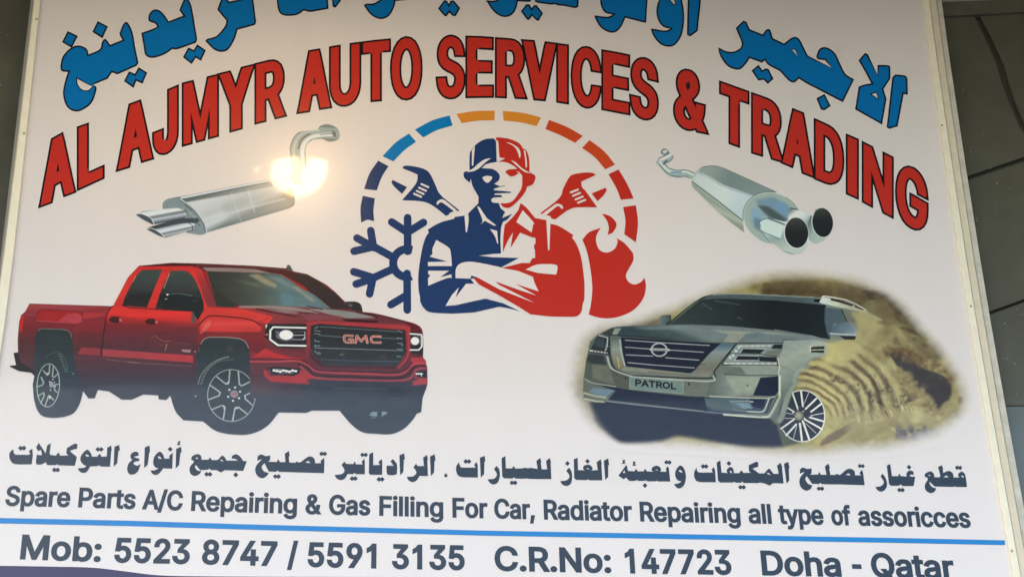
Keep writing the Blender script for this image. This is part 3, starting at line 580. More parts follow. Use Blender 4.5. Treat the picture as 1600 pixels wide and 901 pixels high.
HEAD = [('A',62,118),('L',120.5,163),('A',183,239.5),('J',238,279),('M',284.5,341.7),('Y',341.7,396),('R',398,446.5),('A',465,517.5),('U',514.5,564),('T',565,610.3),('O',609.8,659.8),
        ('S',681.5,727),('E',727.6,771.5),('R',773.8,822),('V',816,870),('I',869.5,888.5),('C',892,939.5),('E',940,984.5),('S',984,1029),('&',1052,1105.5),
        ('T',1124,1170.5),('R',1174,1223),('A',1221,1272),('D',1272,1318.8),('I',1322,1341.5),('N',1347,1396),('G',1399,1450.5)]
LEAN = {'A': {0: (18.0, 2.0)}}
def warp_letter(ch, x0, x1, gx, gy):
    cs = [dense(c, 45) for c in letter_shape(ch)]
    xs = [p[0] for c in cs for p in c]; a, b = min(xs), max(xs)
    e = gx; x0 += e; x1 -= e
    out = []
    for c in cs:
        q = []
        for x, y in c:
            u = x0 + (x - a) / (b - a) * (x1 - x0); t = y / CAP
            top, bot = env(TX, u), env(BX, u)
            top += gy; bot -= gy
            q.append((u, bot + (top - bot) * t))
        out.append(q)
    return [offset(c, *( (gx, gy) if True else (0, 0))) for c in orient2(out)]
def orient2(cs):
    """glyph contours keep their own relative direction; make the outer one positive"""
    big = max(cs, key=lambda c: abs(area(c)))
    return [c[::-1] for c in cs] if area(big) < 0 else cs
k = 0
for ch, x0, x1 in HEAD:
    gx, gy = (5.6, 5.2) if ch not in 'IMNAYV' else ((0, 0) if ch == 'I' else ((5.2, 5.2) if ch in 'MN' else (7.0, 5.4)))
    if ch == 'I':
        cs = [dense([(x0, env(BX, x0)), (x1, env(BX, x1)), (x1, env(TX, x1)), (x0, env(TX, x0))], 400)]; cs = orient2(cs)
    else:
        cs = warp_letter(ch, x0, x1, gx, gy)
    o = flat('letter', [offset(c, 0.6) for c in cs], M['black'], sign, 0.0006 + 0.00005 * (k % 2), label='red headline letter %s with black outline' % ch)
    flat('letter_face', [offset(c, -2.4) for c in cs], M['red'], o, 0.0011)
    k += 1

# ---- blue Arabic headline
BLUE = ['''@A 535,265 570,185~ 600,185~ 635,260~ 650,350 680,495 665,515 520,580 475,565 465,578 440,615 320,665 350,680 350,710~ 310,810~ 210,870~ 130,840~ 95,740~ 110,640~ 135,562 85,555~ 75,520~ 95,440~ 160,375~ 220,360~ 275,385~ 290,430 380,390~ 400,330~ 425,310~ 460,355 560,315|@A 200,612 305,668 330,672 290,708~ 240,703~ 205,660~''',
 '@A 130,248 205,285 160,372 88,330', '@A 365,170 440,210 400,298 325,250', '@A 610,562 655,582 685,530 748,570 713,653 665,630 643,685 572,635',
 '@B 435,100 475,5~ 495,-12~ 515,0~ 550,80~ 600,375 590,410 420,470~ 365,470 290,520~ 180,555~ 110,530~ 90,440 70,320 170,285~ 222,260 200,225~ 140,200~ 150,130~ 200,95~ 260,120~ 330,210 475,155',
 '@B 520,462 570,487 605,433 683,487 638,583 590,552 550,613 470,552',
 '@B 800,95 850,-45 885,-45 890,0 912,22 1050,-10 1090,-45 1135,-45 1168,215 1155,240 990,285 960,380~ 900,475~ 830,497~ 760,470~ 685,395 700,378 790,350~ 870,260~ 888,200',
 '@C -170,-40 -155,90~ -110,145~ 0,148~ 60,125 90,100 150,115 325,85 318,-40', '@C 362,-40 370,65 395,72 480,-40',
 '@C 670,55 690,40 760,38~ 830,0 850,-40 985,-40 970,0~ 960,60~ 910,150~ 830,183~ 740,145~', '@C 960,-45 965,10 1060,2 1200,-14 1400,-14 1400,-45',
 '@C 1385,85 1440,8 1465,12 1485,48 1505,12 1530,8 1590,80 1550,155 1520,150 1490,118 1460,158 1440,150',
 '@D 370,8 440,12~ 500,-10 520,-40 675,-40 665,40~ 640,110~ 590,155~ 520,160~ 440,110~', '@D 655,-40 665,12 780,18 815,-5 820,-40', '@D 825,-40 830,0 860,25~ 1000,45 1025,38 1060,52 1105,55 1230,78 1250,65 1257,-40',
 '@D 705,110 755,45 780,48 805,85 830,55 850,55 910,130 870,200 850,195 808,150 780,190 760,188',
 '@E 285,-50 300,70~ 350,150~ 450,174 400,200~ 350,205~ 225,190 235,230~ 300,330~ 400,385~ 480,375~ 540,310~ 585,210 830,272 852,-50',
 '@E 1010,-50 965,90~ 970,210~ 1030,310~ 1132,345 1060,370~ 895,345 920,420~ 1000,520~ 1100,555~ 1180,530~ 1250,430~ 1280,280~ 1280,130~ 1250,-50|@E 1095,-35 1150,45~ 1185,55~ 1170,0~ 1140,-35',
 '@E 1335,-50 1325,415 1360,432 1445,370 1490,-50',
 '@F 245,62 190,115 235,235~ 190,285~ 125,290~ 60,260 75,320~ 130,395~ 210,420~ 260,380~ 290,335 380,368 405,350 430,385~ 515,430 580,500~ 620,515~ 655,485 700,515 980,660 1062,495 1000,455~ 960,380~ 920,300~ 860,260~ 810,270~ 788,325~ 800,345 850,350 902,412 720,320 690,260~ 655,195~ 610,185~ 545,232 460,190 440,130~ 415,128~ 390,165 290,125 265,70|@F 600,270 630,275 648,325',
 '@F 355,390 385,430 410,415 430,420 465,490 425,525 395,495 355,500 308,430', '@F 845,605 888,690 845,720 820,715 788,635',
 '@F 1145,302 1100,355 1150,440~ 1195,525 1140,535~ 1100,550 1075,715 1270,825 1302,640 1280,565 1330,490 1330,410~ 1315,392~ 1240,390 1238,465 1165,310|@F 1190,605 1230,590 1243,637',
 '@F 1370,460 1440,468~ 1458,490 1460,605 1430,600 1385,840 1325,858 1308,848 1350,480']
for t in BLUE:
    cs = orient([poly(p, 4) for p in t.split('|')])
    o = flat('arabic_letter', [offset(c, 0.5) for c in cs], M['black'], sign, 0.0006, label='blue Arabic headline lettering with black outline')
    ins = [offset(c, -2.1) for c in cs if area(c) > 0] + [offset(c, -1.2) for c in cs if area(c) < 0]
    flat('letter_face', ins, M['blue'], o, 0.0011)

# ---- small Arabic line
SMALL = ['''@G1 165,170 175,220~ 200,238 365,240 375,225 360,190 405,165 410,250 395,358 190,355~ 130,310~ 115,240~ 130,200~|@G1 225,155 255,125 275,140 305,125 330,155 300,187 280,172 255,187
|@G1 485,90 450,145 480,195 510,180~ 525,240 500,245 460,235 450,340~ 480,362~ 530,355 570,330 590,368 700,368 715,355 730,370 935,375 960,265 870,190 945,165 960,170 970,105 930,100 835,155 830,220 855,248 750,250 735,210 715,225 700,250 630,240 620,220 635,95 590,120 570,225 545,180~|@G1 650,425 675,398 700,412 725,398 752,428 722,458 700,442 675,458
|@G1 1085,175~ 1020,240~ 1005,300~ 1030,350~ 1080,380 1050,400~ 970,408 1000,450~ 1045,465~ 1090,445~ 1125,385 1210,380 1240,370 1260,385 1375,388 1390,190 1397,185 1390,122 1340,150 1335,258 1290,262 1265,262 1250,225 1225,245 1215,262 1150,262 1130,210~|@G1 1065,240~ 1090,235~ 1115,255~ 1090,262~|@G1 1190,170 1225,142 1245,158 1270,142 1298,170 1268,200 1245,185 1220,200|@G1 1490,115 1430,140 1420,388 1465,345 1480,190 1498,185''',
'''@G2 215,245 205,210~ 165,200~ 115,230~ 115,280~ 135,302 85,350~ 70,420~ 90,475~ 140,485~ 200,450~ 240,355 190,375~ 148,350~ 170,325~ 222,315 220,285 190,280~ 155,265~ 185,255~|@G2 350,122 290,145 280,402 325,365 345,210 355,205
|@G2 470,200~ 410,260~ 395,340~ 420,395~ 465,405 420,430~ 360,435 385,475~ 430,490~ 480,460~ 520,408 632,412 640,215 595,250 600,285 535,288 515,230~|@G2 450,262~ 475,260~ 500,285~ 470,288~|@G2 605,138 640,168 608,200 575,168|@G2 745,138 682,165 675,410 718,365 735,215 750,205|@G2 735,65 700,75 705,90 690,118 730,118 735,100 715,98 735,85''',
'''@G2 1565,320 1520,315 1480,260~ 1430,232~ 1380,255~ 1378,285 1420,290~ 1455,312 1310,310 1290,270~ 1255,250~ 1215,290 1195,305 1130,305 1105,268 1085,300 1000,300 990,250~ 945,230~ 880,260~ 870,300 905,325~ 860,380~ 848,430~ 870,485~ 920,503~ 970,480~ 998,440 950,435~ 915,390~ 930,365 980,430 1080,425 1095,410 1115,428 1185,430 1240,460 1290,430 1520,440|@G2 920,285~ 945,270~ 955,290~|@G2 1230,305~ 1255,300~ 1272,328|@G2 1030,482 1060,452 1083,468 1105,452 1138,482 1108,512 1083,497 1060,512|@G2 1427,455 1460,490 1427,522 1393,490''',
'''@G3 930,195 885,240 895,262 820,265 810,210~ 770,180~ 720,190~ 640,250 610,255 590,242 570,258 495,255 490,180 500,175 492,110 440,145 448,250 380,250 357,212 340,248 228,245 255,225 258,165 200,175~ 150,155~ 105,175~ 95,235 155,212~ 85,290~ 70,360~ 100,425~ 160,452~ 210,425~ 240,385 180,365~ 150,310~ 185,262 240,368 330,370 350,355 370,372 490,375 580,378 930,388 935,240|@G3 695,258 730,235~ 762,262|@G3 868,145 898,118 920,132 942,118 972,148 942,175 920,160 895,175|@G3 290,428 318,400 340,415 365,400 393,430 365,460 340,445 318,458''',
'''@G3 1430,208 1400,250 1415,278 1330,278 1315,240 1295,275 1210,272 1185,245 1148,285 1188,355~ 1150,400~ 1062,410 1090,455~ 1140,475~ 1190,455~ 1225,398 1290,400 1310,385 1330,400 1440,402 1440,240|@G3 1380,158 1410,132 1430,147 1455,132 1482,160 1452,188 1430,172 1408,188|@G3 1250,455 1280,425 1302,440 1325,425 1353,457 1323,485 1302,470 1278,485
|@G4 185,128 135,150 130,390 150,408 297,408 297,230 285,212 250,250 270,285 185,288|@G4 225,465 255,435 278,450 300,435 330,465 300,495 278,480 253,495|@G4 430,212 400,240 440,295 352,295 355,390~ 390,412~ 440,413 480,400 483,290~ 465,250~|@G4 572,142 512,165 522,415 562,370 568,220 582,212|@G4 720,270 688,315 725,375~ 690,425~ 602,435 630,480~ 680,500~ 725,480~ 765,422 868,425 862,225 870,215 858,160 808,195 820,298 740,300|@G4 952,152 895,180 905,425 945,380 952,235 965,225''',
'@G4 1105,388 1080,400~ 1072,425~ 1095,440~ 1118,420~ 1100,405',
'''@G4 1258,252 1225,300~ 1222,360~ 1250,420~ 1310,440 1492,442 1492,290 1478,248 1445,285 1465,318 1300,318~ 1270,295~|@G4 1312,242 1340,212 1362,228 1385,212 1413,242 1385,272 1362,257 1338,272|@G4 1578,172 1518,195 1530,445 1572,400 1575,245 1588,235
|@G5 605,298 575,340 612,400~ 580,455~ 492,465 530,515~ 575,528~ 625,500~ 648,420~ 640,340~|@G5 718,175 670,200 678,430 700,452 805,455 822,440 845,455 925,458 980,455 1035,460 1170,462 1292,462 1283,265 1288,250 1272,200 1225,235 1240,340 1170,340 1160,265 1167,250 1152,198 1105,235 1120,335 1030,320 1000,328 970,320 940,325 905,330 840,330 822,298 800,328 722,328|@G5 768,508 795,478 818,493 842,478 870,508 842,538 818,523 795,538''',
'''@G6 232,238 198,280 240,345~ 205,395~ 122,408 150,450~ 205,468~ 255,440~ 272,360~ 262,285~|@G6 213,155 243,187 213,218 183,187|@G6 340,115 292,135 298,370 320,392 450,395 470,385 490,397 648,398 638,215 642,195 630,135 578,172 592,270 510,275 528,250~ 500,210~ 460,202~ 415,220~ 408,255 430,272 345,270|@G6 450,255~ 470,245~ 488,260~|@G6 463,130 495,160 463,190 432,160|@G6 722,125 668,152 685,395 722,355 722,210 735,205''',
'''@G6 945,210 850,340 915,385 945,360 985,405 1060,405 1080,390 1100,405 1170,405 1190,395 1215,410 1310,410 1330,402 1350,412 1498,412 1480,240 1465,222 1443,255 1452,290 1370,290 1385,265~ 1360,225~ 1320,215~ 1275,235~ 1262,270 1285,290 1205,285 1185,252 1165,285 1090,285 1070,250 1050,285 970,280 955,212|@G6 905,300 925,272 938,300 920,310|@G6 1310,270~ 1330,262~ 1345,275~|@G6 1420,172 1450,145 1470,160 1490,145 1518,175 1490,202 1468,185 1448,200|@G6 1183,430 1212,462 1183,495 1152,462|@G6 930,140 900,145 905,165 893,190 935,190 938,172 918,172 935,160|@G6 1060,160 1030,165 1035,190 1025,215 1068,215 1070,198 1048,198 1062,185
|@G7 180,212~ 130,270~ 120,340~ 150,395~ 200,412 160,435~ 103,445 135,485~ 180,498~ 235,450~ 255,350~ 230,250~|@G7 165,275~ 190,270~ 210,298~ 180,295~''',
'''@G7 388,235 360,290~ 358,350~ 385,405~ 440,420 628,422 618,270 600,232 575,265 590,300 430,300~ 395,280~|@G7 438,222 465,195 488,210 510,195 537,225 510,252 488,238 463,252|@G7 685,150 638,175 655,395 680,425 840,425 860,415 880,428 940,428 958,412 975,430 1155,432 1175,425 1235,435 1300,463 1345,432 1475,438 1455,245 1458,240 1440,178 1392,215 1415,315 1350,318 1310,265~ 1285,255~ 1235,310 1170,312 1085,250 1158,228 1158,175 1130,165 1038,210 1042,285 1070,302 975,305 945,272 920,308 855,308 840,245~ 800,232~ 765,265 765,295 780,308 698,300|@G7 800,285~ 820,280~ 830,305~ 812,305~|@G7 1265,312~ 1290,305~ 1312,335|@G7 790,155 822,187 792,218 760,187|@G7 905,482 935,455 955,470 980,455 1005,485 980,513 955,498 932,513|@G7 1532,168 1480,190 1512,438 1545,400 1540,245 1550,238''',
'''@G8 935,225 902,265 925,295 850,295 840,240~ 790,213~ 740,225~ 665,288 640,288 625,275 600,290 540,290 525,215 535,210 517,148 470,185 492,288 420,288 402,250 385,285 285,288 305,270 305,208 250,215~ 195,198~ 160,225~ 160,275 215,255~ 165,320~ 152,385~ 180,455~ 240,487~ 290,465~ 315,420 260,400~ 225,340~ 245,305 310,400 395,405 415,390 435,405 550,408 640,408 968,418 950,270|@G8 730,292 765,270~ 793,295|@G8 880,178 905,152 928,168 948,152 972,182 948,207 925,190 903,205|@G8 365,462 393,432 415,448 440,432 465,462 440,490 415,475 393,488''',
'''@G8 1190,273 1167,310 1210,380~ 1170,430~ 1100,440 1135,485~ 1185,498~ 1235,460~ 1248,390~ 1225,320~|@G9 328,152 285,175 312,400 335,425 435,425 458,408 482,428 620,430 640,315 580,308~ 572,292~ 600,285~ 622,290 615,250~ 575,235~ 535,260~ 530,300 540,310 460,305 443,272 425,305 350,305|@G9 562,163 592,195 565,225 532,193|@G9 412,478 440,450 462,465 485,450 512,480 485,508 462,492 440,507''',
'''@G9 1220,248~ 1180,275~ 1178,305 1195,322 1120,322 1110,270~ 1060,240~ 990,265 985,220 990,215 975,170 925,190 955,300 945,320 880,318 870,270~ 825,245~ 765,275~ 758,310 800,340~ 762,410~ 770,480~ 830,517~ 880,500~ 905,458 850,440~ 815,390~ 825,380 885,435 1115,440 1135,432 1150,440 1288,442 1270,310~ 1250,265~|@G9 800,298~ 820,288~ 832,302~|@G9 995,320 1030,295~ 1058,322|@G9 1215,300~ 1240,300~ 1245,325~ 1225,318~|@G9 1135,200 1162,172 1185,188 1205,172 1230,202 1205,230 1182,215 1160,228''']
for t in SMALL:
    cs = orient([poly(p.replace('\n', ' '), 3) for p in t.split('|')])
    flat('arabic_word', cs, M['slate'], sign, 0.0006)

# ---- slate lines in Latin letters: (word, left, right) along a base line
def word(txt, x0, x1, base, cap, bx=2.6, by=2.0, name='printed_word'):
    cs, pen = [], 0
    for ch in txt:
        if ch == ' ': pen += 150; continue
        adv, _ = GLYPHS[ch]
        for c in letter_shape(ch): cs.append([(x + pen, y) for x, y in c])
        pen += adv
        if ch in 'l': pen += 0
    xs = [p[0] for c in cs for p in c]; a, b = min(xs), max(xs)
    s = (x1 - x0 - bx) / (b - a); out = []
    for c in cs:
        q = []
        for x, y in c:
            u = x0 + bx / 2 + (x - a) * s; vb = float(np.interp(u, base[0], base[1])) - by / 2
            h = y / CAP * (cap - by)
            q.append((u + (644 - u) * h / 5850.0, vb - h))
        out.append(q)
    out = orient2(out)
    flat(name, [offset(c, bx / 2, by / 2) for c in out], M['slate'], sign, 0.0006)
LB = ([8, 121, 300, 477, 592, 707, 850, 1000, 1170, 1342, 1517], [789.5, 792, 797.5, 802.5, 805, 808, 811, 814, 817, 820.5, 824])
for w, a, b in (('Spare', 7.5, 108.8), ('Parts', 121.8, 211.3), ('A/C', 222, 284.8), ('Repairing', 298.3, 463.8), ('&', 477, 501.5), ('Gas', 513.8, 578.5), ('Filling', 592.5, 692.7),
                ('For', 707, 762), ('Car,', 772.5, 836), ('Radiator', 850, 988.3), ('Repairing', 1000.5, 1157.7), ('all', 1170.3, 1206.3), ('type', 1217.3, 1287.7), ('of', 1300, 1331), ('assoricces', 1342, 1517.7)):
    word(w, a, b, LB, 31.2, 3.0, 2.5)
LM = ([30, 178, 315, 481, 612, 773, 977, 1191, 1363, 1493], [873, 878, 881, 885, 888, 891, 895, 898, 901.5, 905])
for w, a, b in (('Mob:', 31, 157), ('5523', 178, 296), ('8747', 315, 432.5), ('/', 448.8, 464.5), ('5591', 480.5, 588), ('3135', 612.5, 726.3), ('C.R.No:', 773, 955.5), ('147723', 977.5, 1143.8),
                ('Doha', 1191, 1315.5), ('-', 1333, 1347.8), ('Qatar', 1363, 1493)):
    word(w, a, b, LM, 39.0, 4.0, 3.4)
flat('rule_line', [poly('-34,808 0,808.4 200,812.6 380,818.2 760,828.2 1140,835 1400,839.6 1570,843.3 1570.5,850.8 1400,847.3 1140,842.8 760,836 380,826.4 200,821 0,816.9 -34,816')], M['stripe'], sign, 0.0006)
flat('printed_band', [poly('-53,882.5 0,883 90,884.5~ 145,886~ 190,891~ 250,898~ 330,899.6 430,900.3 500,900.4 760,901.5 1000,903 1604,1008 -76,1008')], M['band'], sign, 0.0005, label='dark violet band along the foot of the sheet')

# ---- round emblem with the crossed-arms worker
emb = flat('emblem', [orient([poly(t)])[0] for t in (
  '@r1 340,607 447,665 375,780~ 325,916 193,901 250,740~', '@r3 178,138 305,165 290,290~ 297,405 230,388~ 162,418 155,270~')], M['navy'], sign, 0.0006, label='round emblem of coloured segments around a worker with crossed arms')
_n = [0]
def lay(name, mat, lift, shapes, **p):
    for t in shapes:
        _n[0] += 1; lift += 0.00001 * (_n[0] % 9)
        P = poly(t) if isinstance(t, str) else t
        flat(name, orient([P]), M[mat], emb, lift, **p)
lay('ring_segment', 'sky', 0.0006, ['@r1 660,325 733,410 610,500~ 497,615 385,560 520,420~', '@r1 1083,137 1115,240 950,290~ 810,365 722,285 900,190~'])
lay('ring_segment', 'orange', 0.0006, ['@r1 1155,122 1350,92~ 1553,87 1550,187 1370,192~ 1210,217', '@r2 105,90 310,110~ 502,158 455,248 290,208~ 112,190'])
lay('ring_segment', 'verm', 0.0006, ['@r2 585,183 770,255~ 938,350 858,422 710,345~ 548,278', '@r2 1008,393 1160,510~ 1273,648 1172,697 1060,570~ 930,475'])
lay('ring_segment', 'logored', 0.0006, ['@r2 1310,698 1400,850~ 1467,1001 1333,1013 1290,900~ 1205,748', '@r4 1490,237 1512,420~ 1490,623 1370,538 1382,400~ 1357,257'])
def stroke_poly(a, b, w, grid):
    ox, oy, s = GRID[grid]; (ax, ay), (bx, by) = a, b
    L = math.hypot(bx - ax, by - ay); dx, dy = (bx - ax) / L, (by - ay) / L; r = w / 2; o = []
    for c, t0 in ((b, -90), (a, 90)):
        for i in range(7):
            t = rad(t0 + i * 30); ca, sa = math.cos(t), math.sin(t)
            o.append((ox + (c[0] + r * (dx * ca - dy * sa)) / s, oy + (c[1] + r * (dy * ca + dx * sa)) / s))
    return o
# snowflake
W = 80
SN = [stroke_poly(a, b, W, 'r5') for a, b in (((646, -200), (646, 150)), ((480, -155), (640, -50)), ((812, -150), (650, -50)), ((640, 380), (642, 760)), ((472, 705), (640, 605)),
      ((500, 215), (300, 105)), ((290, 110), (262, -65)), ((270, 95), (118, 12)), ((300, 100), (88, 148)), ((500, 330), (280, 430)), ((285, 425), (250, 592)), ((265, 440), (110, 490)), ((290, 425), (85, 362)))]
arc = [(GRID['r5'][0] + (640 + R * math.cos(rad(t))) / 6.667, GRID['r5'][1] + (272 + R * math.sin(rad(t))) / 6.667) for R, ts in ((187, range(-70, -291, -10)), (103, range(-285, -64, 10))) for t in ts]
SN.append(arc)
lay('snowflake', 'navy', 0.0006, [])
flat('snowflake', [orient([c])[0] for c in SN], M['navy'], emb, 0.0006)
lay('flame', 'logored', 0.0006, ['@r4 1135,325 1220,350~ 1280,410~ 1285,460~ 1250,520~ 1195,545 1208,480~ 1190,400~',
    '@r4 1125,472 1085,540~ 1075,610~ 1110,700~ 1190,730~ 1270,690~ 1300,620~ 1290,580 1370,630~ 1440,710~ @r6 1395,180~ 1395,250~ 1340,350~ 1320,410~ 1350,470~ 1410,495~ 1475,470~ 1515,425 1528,520~ 1500,640~ 1400,760~ 1250,830~ 1110,848~ 1000,830~ 932,805 955,700~ 970,520~ 945,300~ 910,140~ 867,30 @r4 1000,520~'])
lay('wrench', 'navy', 0.0006, ['@r1 590,685 620,660~ 720,668~ 820,695~ 880,745~ 940,870~ 965,930~ 1010,985 1190,1128 1125,1133 1080,1153 1078,1168 1045,1180 920,1083~ 830,1038~ 720,1023 588,1018 730,850~ 750,760~ 745,750 680,720', '@r1 488,806 640,882 588,953 510,880~ 477,835'])
lay('wrench', 'logored', 0.0006, ['@r4 490,325 690,165~ 735,60~ 800,-58~ 860,-88~ 960,-103~ 1040,-100 1075,-78 920,-8 930,50~ 960,80 1088,260 950,258~ 850,262~ 770,295 650,385 610,375 600,350 560,340 520,328', '@r4 1030,115 1175,55 1188,80 1150,140~ 1090,195'], label='red wrench')
lay('wrench_marks', 'paper', 0.0010, [stroke_poly(a, b, 20, 'r3') for a, b in (((790, 18), (862, 50)), ((765, 55), (837, 87)), ((740, 88), (812, 120)), ((713, 118), (787, 150)))] +
    [stroke_poly(a, b, 20, 'r4') for a, b in (((812, 104), (885, 76)), ((836, 140), (908, 110)), ((862, 178), (936, 148)), ((888, 212), (962, 182)))] +
    ['@r3 948,230 955,198~ 1000,175~ 1040,190 1165,297 1130,300 1010,212~ 975,215 960,232', '@r4 515,327 650,228 680,222~ 722,238~ 735,270 720,276 700,258 670,250~ 555,340'])
lay('worker_torso', 'navy', 0.0007, ['''@r3 1275,325 1385,215 @r4 60,215 75,260~ 120,300 100,370 205,325 150,385~ 105,410 85,470 78,600 85,738 0,742 @r3 1385,762 @r4 0,778 270,786 90,882 @r5 1590,390 1300,435 1340,487
 1300,600 1600,680 @r6 40,690 215,772 100,742 0,725 @r5 1340,785 1110,798 890,785~ 820,745~ 780,680~ 775,628 760,540~ 757,420~ @r3 770,850~ 800,680~ 835,570~ 868,520 855,492 930,445~ 1010,408 1130,378 1135,360 1235,345'''])
lay('worker_torso', 'logored', 0.0006, ['''@r4 290,215 350,262~ 440,370 555,392 600,430 690,455~ 840,548 825,575 870,640~ 920,780~ @r6 885,450~ 888,600~ 885,660 872,690 855,780~ 810,825~ 740,832 530,828 325,805 215,735 0,608
 @r5 1390,495 1310,402 1380,420~ 1600,478 @r6 30,322 @r4 300,838 385,838 410,790 440,785 440,700 430,690 430,650 445,635 445,578 410,572 285,522 185,680 210,520 150,620~ 105,725 110,560~ 125,440 200,370~ 265,290'''], label='red half of the worker')
lay('worker_highlights', 'paper', 0.0012, [
 '''@r5 1165,430 1145,430 1150,330~ 1200,275~ 1300,258~ 1450,280 1600,312 @r6 20,322 200,355 350,415 370,480~ 412,567 165,488 385,608 200,550 0,478 @r5 1545,455 @r6 0,500 365,685 0,545 @r5 1380,425 1310,402 1300,435''',
 '@r5 1040,718 1110,600 1180,525 1145,632 1255,487 1340,487 1390,497 1600,611 @r6 0,668 @r5 1600,680 1505,632 1350,665~ 1150,710',
 '@r6 275,340 385,290~ 500,283~ 580,288~ 608,310~ 600,375 590,393 400,375', '@r4 558,395 600,430 590,705 575,705', '@r4 312,288 425,415~ 420,440 405,522 245,412',
 '@r3 1238,345 1278,325 1282,400~ 1265,518 1252,518', '@r3 1370,250 1395,258~ 1430,310~ 1470,370 1570,448 1545,450 1450,398 1408,435 1425,390~', '@r3 1503,485 1578,503 1590,635 1580,635 1555,560~',
 '@r3 945,598 1070,675~ 1095,730~ 1108,870 858,870 858,828 1060,823 875,772 905,740~ 905,690~', '@r5 862,352 1078,352 985,420 1102,390 1105,425 1040,435~ 860,508 858,430 882,405 858,378'])
lay('worker_head', 'navy', 0.0008, ['''@r7 425,78 330,88~ 245,135~ 185,205~ 165,260~ 163,430 105,445~ 105,500~ 165,558 178,515 200,600~ 262,710 258,790 150,898 540,898 545,870~ 505,840~ 480,778 415,770~ 398,740~ 425,716 520,712 500,692~ 430,690 440,672 610,668 615,656 470,643~ 425,640 430,622
 480,605 540,596 545,585 500,595~ 430,570 480,530~ 487,470~ 420,412~ 295,400 350,355~ 458,332 450,110'''])
lay('worker_head', 'logored', 0.0008, ['''@r7 445,85 460,68~ 520,72~ 600,85~ 700,130~ 745,190 780,210~ 808,300~ 812,440 840,458~ 878,490~ 860,560~ 830,585~ 785,600 770,650~ 720,720~ 650,790~ 590,828~ 530,820~ 495,780 570,778~ 630,755~ 690,680~ 730,600~ 735,480 700,440 667,430 697,455
 640,487~ 600,485~ 548,440 590,415~ 680,408 640,375~ 560,335~ 480,332 540,305 488,290 475,110'''], label='red half of the cap and face')
lay('head_highlights', 'paper', 0.0012, ['@r7 300,500 350,483~ 410,492 400,525~ 362,558~ 325,540~', '@r7 190,205 222,160 205,372 188,372', '@r7 135,432 200,405~ 260,350~ 330,305~ 396,293 340,335~ 270,398~ 210,432~ 150,442',
 '@r7 558,118 620,135~ 690,180~ 715,230~ 715,288 700,288 690,240~ 650,170~', '@r7 750,205 768,210 785,330~ 785,392 770,392 765,300~', '@r7 612,315 660,335~ 720,390~ 770,425~ 832,457 760,440~ 700,395~ 650,350~', '@r7 485,284 552,295 520,306~ 480,328'])

# welded seam of the sheet, a hair proud of it
flat('seam', [[(988.5, -120), (990.0, -120), (966.5 + 3.0, 880), (966.5 + 1.5, 880)]], M['paper'], sign, 0.0003)

# ------------------------------------------------------------------ printed pictures
def raster_text(cv, txt, p0, p1, cap, col, bold=0.5, slant=0.0, bg=None):
    """a word from p0 to p1 (base line ends, photograph pixels)"""
    cs, pen = [], 0
    for ch in txt:
        for c in letter_shape(ch): cs.append([(x + pen, y) for x, y in c])
        pen += GLYPHS[ch][0]
    xs = [p[0] for c in cs for p in c]; a, b = min(xs), max(xs)
    dx, dy = (p1[0] - p0[0]) / (b - a), (p1[1] - p0[1]) / (b - a)
    for hole in (False, True):
        for c in cs:
            if (area(c) < 0) != hole: continue
            q = [(p0[0] + (x - a) * dx + slant * y / CAP * cap, p0[1] + (x - a) * dy - y / CAP * cap) for x, y in c]
            q = offset(q[::-1], bold) if not hole else offset(q[::-1], bold)
            if hole and bg is None: continue
            cv.fill(q, bg if hole else col)
DK = lambda *a: vgrad((430, (44, 50, 48)), (540, (44, 52, 52)), (580, (48, 58, 62)), (620, (52, 60, 68)), (690, (52, 60, 68)))

# ---- red pick-up
TR_OUT = '''@T1 230,420 870,440 885,435 1000,215 1085,125 1340,102 @T3 700,108 1080,125 1335,145 1345,118 1365,120 1392,168 1500,190 @T4 650,45 700,72 770,130 845,205 930,205~ 970,230~ 985,285 1100,300~ 1300,350 1400,380~ 1450,430~ 1458,560 1455,640 1480,670 1480,700 1488,710 1490,840
 @T6 1525,365 1488,465 1475,590 1435,605 1400,660~ 1320,740~ 1210,787~ 1080,785~ 950,770~ 850,700~ 745,578 500,578 450,598 200,595 @T5 775,622 700,715~ 600,775~ 480,795~ 300,770~ 185,690 20,680
 @T2 1430,678~ 1370,610~ 1330,490 1300,522 1240,518 1235,487 1120,480 1030,520 950,520 850,455 765,445 740,510 690,510 650,455 620,560~ 560,635~ 430,662~ 320,640~ 270,540~ 255,400 268,335 245,310 150,298 80,265 75,255 125,250 105,155 140,150 138,45 @T1 150,560 165,510 195,485'''
c = Canvas(10, 400, 680, 690)
F_, L_ = c.fill, c.line
c.fill(TR_OUT, vgrad((400, (150, 45, 42)), (500, (150, 45, 42)), (525, (112, 42, 42)), (560, (84, 48, 52)), (590, (62, 54, 62)), (620, (52, 60, 68)), (690, (52, 60, 68))), alpha=True)
SIL = poly(TR_OUT)
F_('@T1 180,510 230,425 875,442 800,830 560,830 140,830', vgrad((474, (158, 66, 68)), (492, (132, 46, 50)), (508, (118, 38, 40)), (530, (92, 42, 42)), (560, (72, 44, 48))), 1)
F_('@T1 800,440 870,445 830,540 800,640 560,640 640,560 650,470', (140, 42, 44), 2, .6)
F_('@T1 275,550 300,482~ 350,470~ 620,483 642,510~ 642,560 600,572 300,556', (158, 36, 34), .3)
F_('@T1 455,558 520,502 600,495 635,515~ 638,560 600,570', (176, 62, 66), .6)
L_('@T1 278,535 305,482~ 340,468~ 610,482~ 640,505~', (84, 30, 34), 1.0); L_('@T1 290,555 400,562 600,573 640,560', (190, 90, 92), .8)
F_('@T1 650,490 842,497 815,515 650,542', (172, 52, 52), 1.0); L_('@T1 650,545 760,545 830,520', (100, 34, 36), .8)
